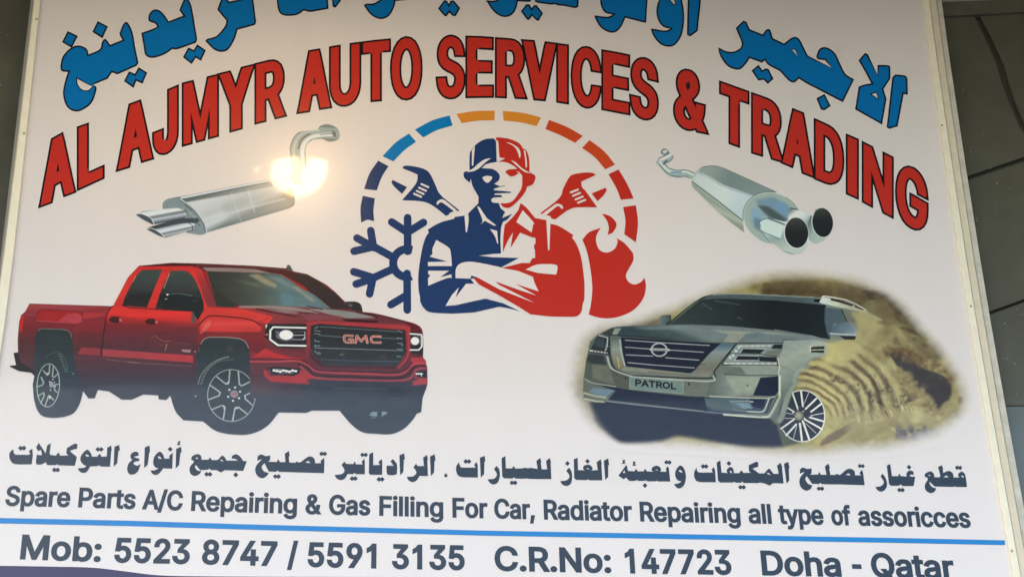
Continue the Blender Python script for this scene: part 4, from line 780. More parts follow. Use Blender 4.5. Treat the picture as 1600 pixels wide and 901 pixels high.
L_('@T1 230,423 500,430 870,443', (88, 34, 38), 1.2); L_('@T1 205,505 285,510', (170, 80, 84), .8, .3)
# cab
F_('@T1 885,440 1000,222 1085,130 1340,112 1500,125 1560,200 1600,330 @T3 720,440 662,580 200,575 @T1 825,548 850,480', vgrad((412, (196, 48, 44)), (440, (206, 52, 46)), (475, (206, 50, 44)), (492, (212, 50, 44)), (500, (190, 44, 40)), (505, (160, 42, 40))), .3)
F_('@T1 825,545 1100,560 1570,578 1640,600 1600,840 795,830', vgrad((500, (150, 42, 40)), (508, (118, 40, 42)), (525, (96, 42, 46)), (545, (80, 44, 50)), (570, (70, 48, 54)), (600, (58, 54, 62))), .8)
F_('@T1 860,510 940,515 1100,545 1550,575 1560,600 1300,590 900,570 840,545', (150, 42, 40), 1.6, .7)
L_('@T1 1140,460 1140,540', (170, 44, 42), .6)
for t in ('@T1 1110,160 1268,157 1190,340 1145,450 1010,440~ 960,425~ 1010,300~ 1070,200~', '@T1 1335,165 1440,165~ 1500,200~ 1550,290~ 1592,400 1590,470 1545,550 1500,478 1215,457 1262,310~'):
    F_(t, vgrad((420, (64, 74, 68)), (446, (56, 62, 58)), (457, (48, 50, 48)), (482, (38, 40, 38))), .2)
F_('@T1 1010,345 1190,342 1145,450 1010,440 960,425', (40, 40, 38), .4); F_('@T1 1250,345 1310,345 1300,400 1500,478 1215,457', (38, 38, 36), .4)
L_('@T1 950,432 1010,452 1140,460 1500,480', (26, 28, 28), 1.6); L_('@T1 1060,205 1040,250', (190, 170, 150), .6); L_('@T1 1325,185 1280,300', (200, 170, 150), .7); L_('@T1 1110,158 1268,155', (120, 40, 38), .7)
F_('@T1 1300,352 1320,340~ 1400,338~ 1500,362~ 1590,400 1592,470 1545,550 1500,478 1270,470', (32, 36, 36), .3)
L_('@T1 1312,348 1400,343~ 1500,360~', (84, 100, 100), 1.4, .3); F_(ell(1308, 350, 9, 7, 0, 12, 'T1'), (225, 225, 215)); F_(ell(1297, 384, 10, 4, 0, 12, 'T1'), (180, 180, 170))
F_('@T1 1495,488 1518,500 1538,570 1490,566', (92, 72, 74), .4); L_('@T1 1500,400 1550,395', (90, 90, 85), .8, .3)
# roof and glass
F_('@T3 185,125 440,102 700,108 1080,125 1340,148 1500,192 1600,250 1600,420 1480,290 1300,190 1150,175 700,165 640,128 200,130', (74, 30, 32), .3)
L_('@T3 640,122 900,122 1340,158 1500,200', (118, 66, 62), 1.2, .2); L_('@T3 620,112 900,116 1340,150', (46, 24, 26), 1.2)
F_('@T3 675,138 900,140 1100,152 1240,188 1000,180 720,168', (138, 118, 110), .5)
F_('@T3 1250,190 1500,195 1600,255 @T4 650,50 770,135 890,265 740,262 600,140 500,60 400,-12', (50, 40, 40), .4)
L_('@T4 560,0 650,50~ 760,130~ 850,215~ 900,262', (96, 52, 54), 1.0, .2)
F_('@T3 715,168 1150,180 1300,198~ 1450,300~ @T4 600,150~ 735,260 400,245 10,235 @T3 930,452 795,442 755,300~', hgrad((320, (50, 52, 46)), (370, (58, 62, 54)), (410, (74, 84, 76)), (440, (88, 108, 106)), (480, (92, 116, 116))), .3)
F_('@T3 1040,195 1120,190 1260,270 1260,300 1180,275', (164, 150, 116), 1.6, .7); F_('@T3 1375,285 1420,290 1570,400 1540,410 1450,340', (158, 146, 116), 1.4, .65)
F_('@T3 1300,330 1380,350 1400,430 1330,440 1290,380', (92, 130, 136), 2.4, .7); F_('@T3 900,230 1100,260 1250,300 1100,290', (104, 106, 84), 2.2, .5); F_('@T3 1160,200 1290,215 1400,290 1300,270', (130, 150, 140), 2, .5)
F_('@T3 760,300 960,440 930,452 795,442', (44, 44, 40), 1.5, .6)
F_('@T3 600,145 660,150~ 712,235~ 795,442 720,442 690,400 650,255', dgrad((310, 420), (335, 478), (0, (188, 50, 46)), (.5, (140, 46, 46)), (1, (120, 50, 52))), .2)
F_('@T3 590,140 625,180~ 662,280~ 700,400 720,442 700,448 686,395~ 645,250~', (206, 52, 46), .2)
L_('@T3 680,140 715,235~ 797,440', (60, 34, 34), 1.0); 
# bonnet
F_('@T3 705,448 930,452 1400,450 @T4 740,262 930,280 1300,350 1325,385 1355,402 620,350 520,365 480,395 230,375 @T3 1180,570 1000,530 720,520 690,490', dgrad((330, 480), (620, 500), (0, (176, 50, 46)), (.25, (140, 52, 52)), (.5, (112, 52, 54)), (1, (98, 48, 52))), .3)
F_('@T3 715,452 960,458 1150,500 1235,525 1190,580 1000,530 720,525 660,570 690,500', (202, 56, 48), .6)
F_('@T3 975,438 1200,436 1400,450 1520,470 1600,500 1420,480 1250,460 960,452', (142, 124, 114), .4); F_('@T4 740,262 930,290 1088,332 850,335 690,296 555,262', (134, 132, 124), .5); F_('@T4 200,255 360,262 520,296 460,300 330,290', (128, 108, 102), .5)
F_('@T4 470,290 600,298 800,320 900,350 1300,380 1320,388 1000,350 640,348 560,355', (122, 62, 66), .8)
L_('@T4 150,262 290,290~ 455,322', (54, 28, 30), 2.2, .2); L_('@T4 240,255 455,322', (70, 40, 40), .8, .2); L_('@T4 930,285 1060,305 1095,332', (50, 28, 30), 2.2, .2); L_('@T4 480,290 600,296', (44, 30, 32), 1.6, .2); L_('@T4 990,288 1200,330 1380,382', (56, 32, 34), 1.6, .2)
L_('@T4 545,238 600,250 670,266', (24, 24, 24), 1.4); L_('@T4 700,262 900,275', (50, 40, 38), 1, .2)
F_('@T4 820,338 1110,356 1090,372 860,364', (46, 20, 22), .2); L_('@T4 860,366 1090,374', (150, 80, 82), .8)
F_('@T4 1318,370 1400,385~ 1448,435~ 1452,460 1345,448', (88, 32, 36), .3)
F_('@T4 845,205 930,205~ 970,230~ 985,283 910,275 875,255', (42, 44, 42), .2); F_('@T4 865,222 900,225 905,245 880,243', (88, 88, 82), .5)
F_('@T3 1338,118 1365,120 1392,168 1345,160', (78, 78, 74), .2)
# near wing and wheel housing
F_('@T3 640,575 662,590 670,660 1000,650 1135,645 1195,690 1170,780 1060,830 900,800 640,820', vgrad((505, (140, 40, 42)), (530, (118, 38, 40)), (555, (98, 34, 38))), .4)
F_('@T3 655,595 722,520~ 800,522~ 1060,545~ 1135,595~ 1140,640 1000,642 690,640 665,662', vgrad((494, (186, 48, 44)), (505, (206, 64, 56)), (516, (196, 54, 50))), .4)
F_('@T3 690,595 745,545~ 740,600 690,640 668,655', (212, 110, 96), .8, .6)
L_('@T3 652,592 722,522~ 830,518~ 1050,545~ 1130,590~', (84, 20, 22), 2.0, .2); L_('@T3 1135,560 1170,545 1200,530', (120, 30, 30), 1)
F_('@T3 640,910 640,790~ 690,705~ 760,682~ 930,688~ 1010,712~ 1045,780~ 1058,900 @T5 555,330 560,480 560,620 150,560 145,330', DK(), .3)
L_('@T3 668,735 700,695~ 760,682~ 930,688~ 1010,712~ 1042,765~', (150, 146, 134), 1.3, .2); L_('@T3 650,800 660,760', (96, 96, 90), .8)
F_('@T3 870,750 920,750 920,800 870,800', (64, 60, 58), .8)
F_(ell(405, 495, 262, 305, 0, 44, 'T5'), DK())
L_('@T5 148,400 165,340~ 215,270~ 290,215~ 380,183', (150, 154, 142), 1.0, .2); L_('@T5 165,400 190,330~ 240,265~ 320,220~ 430,205', (110, 116, 108), .8, .2)
for i in range(12):
    t = rad(195 + i * 6.2); x, y = 402 + 240 * math.cos(t), 470 + 275 * math.sin(t)
    L_([(280 + x / 5, 520 + y / 5), (280 + (x + 14) / 5, 520 + (y - 12) / 5)], (130, 134, 122), 1.1, .2)
F_(ell(408, 487, 190, 206, 0, 40, 'T5'), (50, 58, 62)); L_(ell(408, 487, 186, 202, 0, 44, 'T5'), (146, 154, 148), 1.5, closed=True)
for t in ('295,342 365,398 388,385 396,292', '462,300 470,400 488,412 556,378', '243,408 320,462 312,488 228,520', '255,597 335,566~ 358,585 345,668', '418,682 435,588 462,578 532,632', '576,458 512,488 518,515 572,562'):
    L_('@T5 ' + t, (158, 168, 162), 2.3, .1)
F_('@T5 340,560 362,575 350,600', (176, 186, 176)); F_('@T5 430,600 440,575 480,580', (176, 186, 176)); F_('@T5 370,385 392,380 384,400 368,402', (176, 186, 176))
F_(ell(430, 475, 32, 30, 0, 20, 'T5'), (136, 124, 122)); L_('@T5 412,478 448,474', (176, 74, 70), 1.6)
for x, y in ((437, 425), (475, 457), (467, 508), (420, 528), (383, 497), (392, 443)): F_(ell(x, y, 9, 8, 0, 10, 'T5'), (206, 210, 206))
F_(ell(128, 492, 9, 8, 0, 10, 'T5'), (120, 130, 132))
# rear wheel
F_('@T1 270,830 275,700~ 290,640~ 330,615~ 500,622~ 550,650~ 565,700~ 575,830 @T2 600,300 650,450 620,560~ 560,635~ 430,662~ 320,640~ 270,540~ 255,400 268,335 262,200', DK(), .4)
L_('@T1 300,635 330,617~ 500,624~ 545,645~ 560,685', (126, 126, 116), 1.0, .2)
F_(ell(400, 405, 140, 255, 0, 40, 'T2'), DK(), .3)
F_(ell(377, 408, 90, 170, 3, 40, 'T2'), (48, 56, 60)); L_(ell(377, 408, 88, 168, 3, 40, 'T2'), (160, 170, 160), 1.4, closed=True)
for t in ('338,292 368,330 385,312 388,250', '418,258 408,338 424,345 458,312', '322,345 342,388 328,408 292,418', '294,492 342,465 345,490 318,550', '352,570 378,492 392,492 418,522', '462,398 418,405 430,450 448,462'):
    L_('@T2 ' + t, (158, 168, 156), 1.9, .1)
F_('@T2 360,310 385,308 378,330', (180, 190, 170)); F_('@T2 380,480 400,500 385,520', (180, 190, 180))
F_(ell(400, 402, 16, 24, 0, 16, 'T2'), (150, 140, 140))
for x, y in ((412, 362), (388, 380), (425, 385), (432, 415), (395, 445)): F_(ell(x, y, 5, 6, 0, 8, 'T2'), (200, 204, 200))
for i in range(8):
    L_([(91 + i * 1.5, 554 + i * 3.6), (95 + i * 1.35, 553 + i * 3.9)], (92, 118, 100), 1.4, .2)
L_('@T2 355,188 400,160~ 470,155~ 520,230~ 525,300~', (84, 94, 86), .9, .3)
F_(ell(572, 316, 5, 5, 0, 8, 'T2'), (150, 160, 160))
# body side details
L_('@T1 885,438 862,455 832,520~ 812,640~ 790,830', (48, 26, 30), 1.7)
F_('@T1 160,522 190,508 178,600 172,640 152,640', (184, 38, 34), .3); L_('@T1 196,486 165,515~ 150,570~ 140,690', (60, 26, 28), 1.4)
F_('@T2 105,155 140,150 165,230 270,300 262,320 245,310 150,298 80,265 75,255 125,250', (40, 38, 38), .3)
F_('@T2 150,60 268,60 265,180 160,240 140,150', (78, 46, 44), 2, .7)
F_('@T1 640,762 785,770 782,828 605,812', hgrad((122, (150, 54, 58)), (160, (128, 52, 56))), .4); F_('@T1 800,773 1150,800 1508,825 1508,880 1100,850 800,830', hgrad((160, (150, 60, 64)), (230, (166, 60, 62)), (300, (182, 58, 60))), .4)
L_('@T2 830,205 1070,232 1500,258', (124, 86, 90), 1.0, .2); L_('@T2 650,340 900,360 1500,400', (72, 62, 70), 1, .6, .6); L_('@T2 1000,228 1080,232', (150, 120, 122), .7)
L_('@T1 1180,690 1215,672 1232,690 1280,715 1335,712', (146, 104, 78), 1.0, .3, .8); L_('@T1 1305,735 1290,790', (170, 140, 90), .9, .2); L_('@T1 1370,728 1400,722 1440,735 1490,740', (120, 92, 78), .9, .3, .7); L_('@T1 1190,700 1260,745 1300,735', (100, 66, 60), 1.6, .6, .6)
F_('@T1 1415,778 1495,780 1482,803 1425,795', (156, 120, 120), .3); F_(ell(1523, 795, 7, 8, 0, 8, 'T1'), (150, 120, 120))
for x, y in ((898, 548), (1180, 563)):
    F_(ell(x, y, 46, 22, 3, 20, 'T1'), (64, 28, 30), .3); L_([(x / 5 - 5, 390 + (y - 22) / 5), (x / 5 + 5, 390 + (y - 24) / 5)], (30, 20, 24), 1.4); F_(ell(x + 42, y + 2, 12, 10, 0, 12, 'T1'), (190, 110, 108), .3)
# nose: bumper first
F_('@T4 105,590 180,615 230,570 380,590 540,600 650,700 1270,740 1350,640 1460,640 1485,700 1488,900 1400,960 105,960', vgrad((545, (140, 42, 44)), (560, (112, 44, 50)), (575, (92, 52, 60)), (600, (74, 58, 66)), (622, (56, 60, 68))), .4)
F_('@T5 560,230 690,240 690,330 700,500 560,480', vgrad((565, (98, 48, 52)), (590, (84, 56, 62)), (618, (66, 60, 66))), 1.4)
F_('@T4 115,640 225,568 250,590 520,612 520,650 470,660 250,640', (178, 46, 46), .6); F_('@T4 250,590 400,590 540,605 560,650 420,640', (112, 46, 52), .6)
F_('@T4 1360,640 1455,640 1480,672 1478,698 1365,700', (164, 56, 60), .5)
L_('@T4 108,672 300,672~ 470,668~ 560,700~ 650,752~ 1000,768 1272,772~ 1380,695~ 1480,684', (166, 68, 74), 3.6, .3)
L_('@T4 105,655 300,660~ 470,655~ 560,690~ 640,740~ 900,752 1270,755~ 1370,680~', (66, 30, 36), 1.6, .3)
L_('@T4 480,690 560,730~ 625,778~ 900,790 1280,798~ 1395,712~ 1480,702', (60, 36, 42), 2.4, .2)
L_('@T4 500,712 590,790~ 700,808 1290,820~ 1400,738~ 1480,722', (158, 70, 78), 3.2, .3)
F_('@T4 205,735 240,745 262,785 470,775 500,735 600,790 605,802 545,815 582,848 420,840 262,828 215,785', (160, 56, 60), .4); F_('@T4 1372,830 1440,800 1488,800 1488,848 1355,860', (160, 68, 74), .4)
L_('@T4 1408,745 1395,800 1480,805', (150, 62, 70), 2.4, .4)
F_('@T4 545,820 1300,832 1385,838 1355,862 1480,860 1485,905 1400,960 600,960 430,860 580,850', vgrad((594, (60, 60, 70)), (606, (54, 60, 68)), (622, (52, 60, 68))), .5)
# grille
F_('@T4 545,362 620,348 1318,384 1358,402 1352,640 1272,738 1000,722 650,706 560,640 520,560', vgrad((500, (140, 48, 52)), (510, (158, 50, 52)), (545, (132, 46, 50)), (570, (100, 54, 60))), .4)
L_('@T4 560,380 650,366 1318,405', (176, 62, 64), 1.6, .3); L_('@T4 1340,410 1338,620~ 1262,722', (168, 60, 62), 2.4, .3)
F_('@T4 578,392 650,378 1318,428 1325,600 1250,708 680,704 600,620 572,560', vgrad((505, (38, 40, 40)), (540, (42, 46, 48)), (570, (54, 60, 64))), .2)
F_('@T4 560,560 600,625 680,706 1250,710 1240,728 660,716 570,640', (72, 44, 50), .5)
for t, col in (('650,400 1260,440', (104, 120, 122)), ('640,468 830,482', (110, 126, 126)), ('1120,488 1290,496', (110, 126, 126)), ('612,566 900,574 1295,588', (132, 146, 146)), ('650,655 940,668 1270,672', (84, 96, 100))):
    L_('@T4 ' + t, col, 1.1, .1)
for t in ('610,415 635,400', '608,432 652,436', '608,455 650,458', '610,500 612,515 650,516', '610,548 650,550', '610,545 612,560', '608,590 640,618', '1262,432 1292,446', '1250,488 1292,492', '1255,530 1290,532 1292,550', '1252,576 1296,578', '1250,630 1282,636', '640,600 655,612'):
    L_('@T4 ' + t, (130, 148, 144), 1.3, .1)
F_('@T4 820,590 850,588 850,650 820,655', (66, 62, 56), 1.2, .8); F_('@T4 1110,620 1170,612 1175,660 1120,660', (70, 62, 58), 1.4, .7); L_('@T4 805,618 830,619', (150, 140, 120), .9)
G1_ = ('@T4 905,472 850,470~ 840,480~ 842,512~ 860,524 904,524 904,500 876,500', '@T4 928,526 938,470 972,515 1008,472 1020,526', '@T4 1122,478 1065,477~ 1050,492~ 1052,512~ 1068,524~ 1124,524')
for t in G1_: L_(t, (226, 178, 156), 3.6)
for t in G1_: L_(t, (166, 52, 46), 1.7)
# lamps
F_('@T4 230,378 545,378 545,572 320,562 300,550 215,480', (40, 36, 36), .3); F_('@T4 225,385 240,382 232,412 225,410', (200, 200, 190))
L_('@T4 538,410 285,404 262,430 260,500 322,545 538,550', (228, 232, 222), 3.2, .1)
F_('@T4 300,430 330,430 335,470 315,500 300,470', (66, 74, 76), .3); L_('@T4 305,440 325,445 318,480 340,500', (150, 156, 152), .8)
F_(ell(385, 468, 66, 46, 0, 26, 'T4'), (90, 100, 118), 1.6, .7); F_(ell(385, 465, 54, 38, 0, 26, 'T4'), (246, 244, 234), .4)
L_('@T4 440,468 530,466', (176, 178, 172), 1.4); L_('@T4 430,500 525,502', (150, 156, 160), 1.2); L_('@T4 450,440 525,440', (110, 112, 110), .8); L_('@T4 532,440 532,500', (190, 190, 184), 1.2); L_('@T4 515,500 535,480', (220, 220, 214), 1.0)
F_(ell(235, 462, 14, 7, 0, 10, 'T4'), (206, 116, 88), .4)
F_('@T4 1352,440 1448,450 1456,622 1366,606', (42, 38, 38), .3)
L_('@T4 1356,456 1440,462 1448,482 1446,556 1420,582 1356,582', (228, 230, 220), 2.6, .1); F_(ell(1392, 512, 34, 32, 0, 20, 'T4'), (240, 238, 228), .6); L_('@T4 1415,470 1435,480 1436,540', (150, 150, 148), 1)
# fog lamps
F_('@T4 240,722 300,712 492,728 490,762 440,786 272,768', (40, 42, 44), .3); L_('@T4 258,735 262,762', (120, 124, 122), .8)
for i in range(8): F_(ell(292 + i * 24, 746 + (i % 3) * 4 - 3, 14, 9, 0, 8, 'T4'), (236, 238, 230), .2)
L_('@T4 280,732 380,738', (190, 194, 190), .9); L_('@T4 330,765 440,764', (140, 146, 146), .8)
F_('@T4 1398,752 1480,742 1482,798 1412,792', (44, 46, 50), .3); L_('@T4 1402,768 1448,768', (236, 236, 230), 2.6, .2); L_('@T4 1442,765 1442,785', (220, 220, 216), 1.4)
# underside
for x in (630, 1255): F_(ell(x, 415, 76, 52, 0, 26, 'T6'), (46, 54, 64), .8, .6)
L_('@T6 705,378 1180,382', (80, 88, 98), 1.0, .3, .7); L_('@T6 595,464 660,464', (80, 88, 98), .8, .3, .7); L_('@T6 430,415 500,390', (84, 88, 98), .8, .4, .7); L_('@T6 1210,470 1290,470', (80, 88, 98), .7, .3, .7)
F_('@T6 1008,618 1035,588 1082,588 1082,630 1030,626', (120, 136, 142), .2); F_('@T6 1122,586 1160,586 1175,600 1122,630', (120, 136, 142), .2); L_('@T6 1028,642 1068,640', (110, 126, 132), 1.2)
# fine brightness mottling of the print
c.rgb *= (1 + (fbm(c.U / 26, c.V / 9, 4) - .5) * .16)[..., None]
picture('pickup_picture', offset(orient([SIL])[0], .35), c, (224, 214, 203), 0.0, sign, 0.0007, label='printed picture of a red pick-up truck')

# ---- silencer with twin slash-cut tips, on the left
c = Canvas(200, 185, 545, 385); F_, L_ = c.fill, c.line
X1_OUT = '@X1 45,662 100,640 228,625 232,590~ 265,562~ 350,545 950,428 1100,400 1092,300 1085,210~ 1110,140~ 1160,110~ 1270,98 1290,72~ 1340,60~ 1400,85~ 1420,130~ 1405,165~ 1350,178~ 1300,158 1240,165~ 1205,200~ 1200,300 1180,420 1120,560 1115,600~ 1085,622 530,785 495,802~ 400,790 245,822 200,812 120,768 125,755 160,735 110,710'
F_('@X1 235,600 262,562~ 350,545 945,428 1080,405 1120,560 1115,600~ 1085,622 530,785 480,800~ 400,780 300,700', dgrad((300, 300), (330, 362), (0, (120, 128, 114)), (.12, (206, 206, 186)), (.3, (214, 212, 192)), (.6, (196, 198, 178)), (.85, (206, 206, 188)), (1, (120, 128, 116))), .2, alpha=True)
F_('@X1 345,562 700,490 960,445 975,475 700,530 380,585', dgrad((300, 310), (306, 326), (0, (98, 104, 94)), (1, (150, 156, 142))), .8)
F_('@X1 350,548 945,430 950,440 360,562', (214, 214, 196), .2); L_('@X1 262,562 350,545 945,428', (104, 112, 100), 1.2, .2); L_('@X1 350,566 940,452', (90, 98, 88), 1.0, .2)
F_('@X1 620,600 950,500 1115,590 1060,625 700,725', (160, 164, 148), 5, .5); L_('@X1 520,660 1000,520', (176, 178, 160), 3, 2, .5)
L_('@X1 530,786 760,716 1085,622 1118,592', (110, 116, 104), 1.6, .3)
L_('@X1 690,520 740,660 760,720', (224, 222, 204), 1.2, .6, .4); L_('@X1 805,500 850,650', (226, 224, 206), 1.6, .6, .5); L_('@X1 500,700 700,650 1050,560', (222, 220, 204), 3, 1.4, .6)
F_('@X1 232,625 235,585~ 270,562~ 350,562~ 450,630~ 520,740~ 525,780~ 490,802~ 400,790 330,740', (134, 146, 134), .2, alpha=True)
L_('@X1 350,562~ 440,625~ 512,720~ 528,785', (212, 212, 192), 1.6, .2); L_('@X1 340,566~ 430,630~ 500,720~ 518,790', (84, 92, 84), .9, .2)
F_('@X1 130,755 300,700 300,690 470,690 480,710 430,735 180,748', (70, 76, 72), .4, alpha=True)
L_('@X1 380,600 430,640', (84, 92, 86), 1.4, .3); L_('@X1 410,650 450,690', (170, 176, 164), 1.4, .3); L_('@X1 440,700 480,740', (84, 92, 86), 1.4, .3)
F_('@X1 48,665 100,642 340,622~ 385,640~ 400,668~ 375,690 190,730 160,732 100,700', dgrad((242, 326), (246, 348), (0, (150, 156, 146)), (.15, (222, 222, 208)), (.4, (232, 230, 216)), (.55, (110, 116, 108)), (.75, (196, 200, 188)), (1, (90, 96, 90))), .2, alpha=True)
L_('@X1 160,732 200,728 375,690', (60, 66, 62), 1.2, .1); L_('@X1 345,622~ 388,640~ 400,668~', (80, 86, 80), 1.2, .1)
F_('@X1 48,665 90,663~ 150,690~ 172,728 120,712~ 75,690~', (78, 86, 84), .2)
L_('@X1 48,665 90,660~ 150,688~ 175,728', (236, 234, 220), 1.0)
F_('@X1 120,762 170,742 420,722~ 445,745~ 440,766 245,822 200,805', dgrad((262, 352), (266, 370), (0, (60, 66, 62)), (.2, (200, 202, 190)), (.45, (228, 228, 214)), (.6, (120, 126, 116)), (.8, (190, 192, 180)), (1, (80, 86, 80))), .2, alpha=True)
L_('@X1 245,822 440,768', (60, 66, 62), 1.2, .1); L_('@X1 405,722~ 430,738~ 432,765~', (70, 76, 72), 1.2)
F_('@X1 120,764 165,762~ 220,795~ 242,822 195,812~ 150,790~', (76, 84, 82), .2); L_('@X1 120,762 168,760~ 222,793~ 246,822', (232, 230, 216), 1.0)
F_('@X1 1275,100 1290,72~ 1340,60~ 1400,85~ 1420,130~ 1405,165~ 1350,178~ 1310,160', (122, 138, 128), .2, alpha=True); L_('@X1 1392,80 1418,130~ 1400,165~', (196, 206, 190), 1.4, .2)
B1 = '@X1 1145,420 1140,300 1138,220~ 1165,160~ 1220,128~ 1300,118 1390,122'
L_(B1, (96, 108, 98), 25, .2, 1, True); L_(B1, (150, 162, 148), 22, .3); L_('@X1 1180,420 1172,300 1170,235~ 1190,180~ 1240,145~ 1310,132 1390,128', (214, 220, 204), 7, .6); L_('@X1 1115,300 1112,220~ 1140,150~ 1200,112~ 1280,102', (176, 186, 170), 4, .6)
L_('@X1 1142,225 1160,170~ 1200,135~ 1220,128', (70, 80, 74), 2.2, .5); L_('@X1 1290,130 1380,122', (90, 102, 94), 1.4, .3); L_('@X1 1195,260 1200,200~ 1230,165~', (80, 92, 84), 1.2, .3); F_('@X1 1370,100 1400,120 1395,150 1370,135', (96, 110, 102), .5)
picture('exhaust_picture', poly(X1_OUT), c, (232, 217, 190), 0.0, sign, 0.0007, label='printed picture of a steel silencer with two slash-cut tailpipes and a bent inlet pipe')

# ---- silencer with round twin tips, on the right
c = Canvas(1020, 228, 1312, 402); F_, L_ = c.fill, c.line
X2_OUT = '@X2 108,85 125,62~ 150,62~ 172,85 205,118~ 185,155~ 145,172 185,210~ 260,215 320,222~ 372,240 420,200~ 520,187~ 600,210 990,388 1100,420~ 1160,480~ 1178,530 1270,575 1290,520~ 1340,508~ 1400,545~ 1422,620~ 1400,700~ 1345,760~ 1280,782~ 1235,750 1200,840~ 1120,866~ 1040,840 950,780~ 850,775~ 770,735~ 740,695 540,540 400,400~ 345,345~ 345,290 330,285 260,285 170,262~ 110,205 72,165 95,130 115,110'
PI = '@X2 175,112~ 165,130~ 105,160~ 115,180~ 175,235~ 240,250~ 300,247~ 365,275'
L_(PI, (84, 102, 104), 13.5, .2, 1, True); L_(PI, (158, 176, 172), 11, .3); L_('@X2 100,160 165,225~ 240,240~ 300,236~ 360,262', (216, 226, 218), 3.4, .4); L_('@X2 190,240 265,240', (112, 142, 170), 2.6, .5); L_('@X2 100,180 165,255~ 240,270~ 310,270~', (112, 130, 128), 1.6, .3)
L_('@X2 110,145 165,120 185,105', (226, 228, 214), 4.2, .4); L_('@X2 130,178 155,150', (66, 74, 72), 2, .4)
L_(ell(142, 84, 26, 20, 0, 20, 'X2'), (96, 122, 134), 3.0, .1, 1, True, True)
F_('@X2 345,300 372,238~ 420,200~ 520,187~ 600,210 990,385 @X2 1000,450 800,560 735,600 745,700 540,540 400,400~ 345,345~', (176, 190, 178), .2, alpha=True)
F_('@X2 400,232 425,200~ 520,187~ 600,212 990,388 900,410 832,422 700,375~ 580,330~ 480,270~', dgrad((1110, 262), (1180, 310), (0, (148, 162, 154)), (.4, (120, 138, 132)), (1, (130, 146, 140))), .4)
L_('@X2 425,200~ 520,187~ 600,210 990,388', (74, 88, 84), 1.3, .2)
F_('@X2 350,292 395,240 480,280~ 580,335~ 700,378~ 832,424 770,505 732,602 540,445 355,305', dgrad((1090, 275), (1165, 335), (0, (198, 210, 204)), (.5, (206, 218, 210)), (1, (184, 204, 202))), .4)
L_('@X2 400,245 580,345~ 700,385~ 830,425', (150, 172, 184), 2, .8); L_('@X2 430,262 560,350 620,370', (226, 230, 220), 2, .8, .7)
L_('@X2 348,312 540,455 732,606', (84, 96, 92), 1.8, .3)
F_('@X2 350,325 540,470 732,612 745,700 540,540 400,400~ 352,345~', dgrad((1100, 310), (1094, 322), (0, (150, 162, 146)), (.5, (178, 186, 166)), (1, (140, 150, 134))), .4)
F_(ell(957, 588, 224, 192, 22, 44, 'X2'), (160, 176, 164), .2, alpha=True); L_(ell(957, 588, 222, 190, 22, 44, 'X2', a0=100, a1=300), (206, 218, 206), 1.4, .2); L_(ell(957, 588, 226, 194, 22, 44, 'X2', a0=120, a1=260), (84, 98, 96), 1.0, .2)
F_('@X2 830,450 960,425 1080,490 1120,540 1070,650 900,570', (112, 142, 160), 2.2, .8); F_('@X2 840,490 930,500 1060,590 1060,640 960,600', (74, 84, 82), 2, .9); F_('@X2 800,510 860,520 900,600 860,680 790,620', (128, 166, 186), 2.4, .8)
F_('@X2 820,580 870,600 880,700 820,660', (90, 108, 112), 2, .6); F_('@X2 980,450 1060,490 1080,560 1000,540', (112, 152, 186), 2, .7)
L_(ell(957, 588, 222, 190, 22, 44, 'X2', a0=-80, a1=10), (120, 136, 126), 1.2, .2)
F_('@X2 1075,545 1100,512~ 1140,520 1285,575 1240,640 1230,720 1080,600', dgrad((1238, 325), (1258, 350), (0, (112, 126, 118)), (.3, (228, 232, 222)), (.7, (206, 216, 206)), (1, (150, 164, 156))), .3, alpha=True); L_('@X2 1100,512 1180,530 1285,575', (52, 62, 60), 1.6, .2)
F_('@X2 1290,515 1240,590~ 1225,680~ 1240,760~ 1285,782~ 1345,762 1400,700 1340,560', dgrad((1262, 350), (1290, 380), (0, (104, 122, 116)), (.4, (160, 178, 168)), (1, (184, 198, 184))), .3, alpha=True)
F_(ell(1340, 622, 82, 114, -6, 36, 'X2'), (196, 208, 198), .2, alpha=True); F_(ell(1341, 622, 79, 111, -6, 36, 'X2'), vgrad((325, (62, 66, 62)), (345, (40, 42, 42)), (372, (36, 38, 40))))
F_('@X2 862,620 925,588~ 1060,615~ 1100,590 1230,660 1228,780~ 1180,850~ 1120,866~ 1040,838~ 900,715', dgrad((1200, 340), (1216, 395), (0, (190, 204, 196)), (.3, (204, 220, 220)), (.6, (150, 168, 158)), (1, (186, 198, 182))), .3, alpha=True)
F_('@X2 875,610 920,600 1045,662 1020,742 868,678', (206, 226, 230), .8); L_('@X2 930,590 1060,640', (60, 72, 72), 2.2, .4); L_('@X2 866,684 1015,750', (104, 122, 120), 1.4, .4); L_('@X2 860,625 872,605~ 925,588~', (90, 108, 110), 1.2, .2); L_('@X2 870,680 950,790 1040,838 1120,862', (110, 126, 118), 1.2, .3)
F_(ell(1141, 700, 94, 120, -6, 40, 'X2'), (204, 214, 202), .2); F_(ell(1142, 700, 90, 116, -6, 40, 'X2'), vgrad((340, (66, 70, 66)), (362, (40, 42, 42)), (388, (36, 38, 40))))
L_(ell(1142, 700, 92, 118, -6, 40, 'X2', a0=20, a1=250), (226, 232, 222), 1.4, .2); L_(ell(1341, 622, 81, 113, -6, 40, 'X2', a0=40, a1=230), (216, 224, 214), 1.2, .2)
picture('exhaust_picture', poly(X2_OUT), c, (216, 207, 198), 0.0, sign, 0.0007, label='printed picture of a steel silencer with round twin tailpipes')

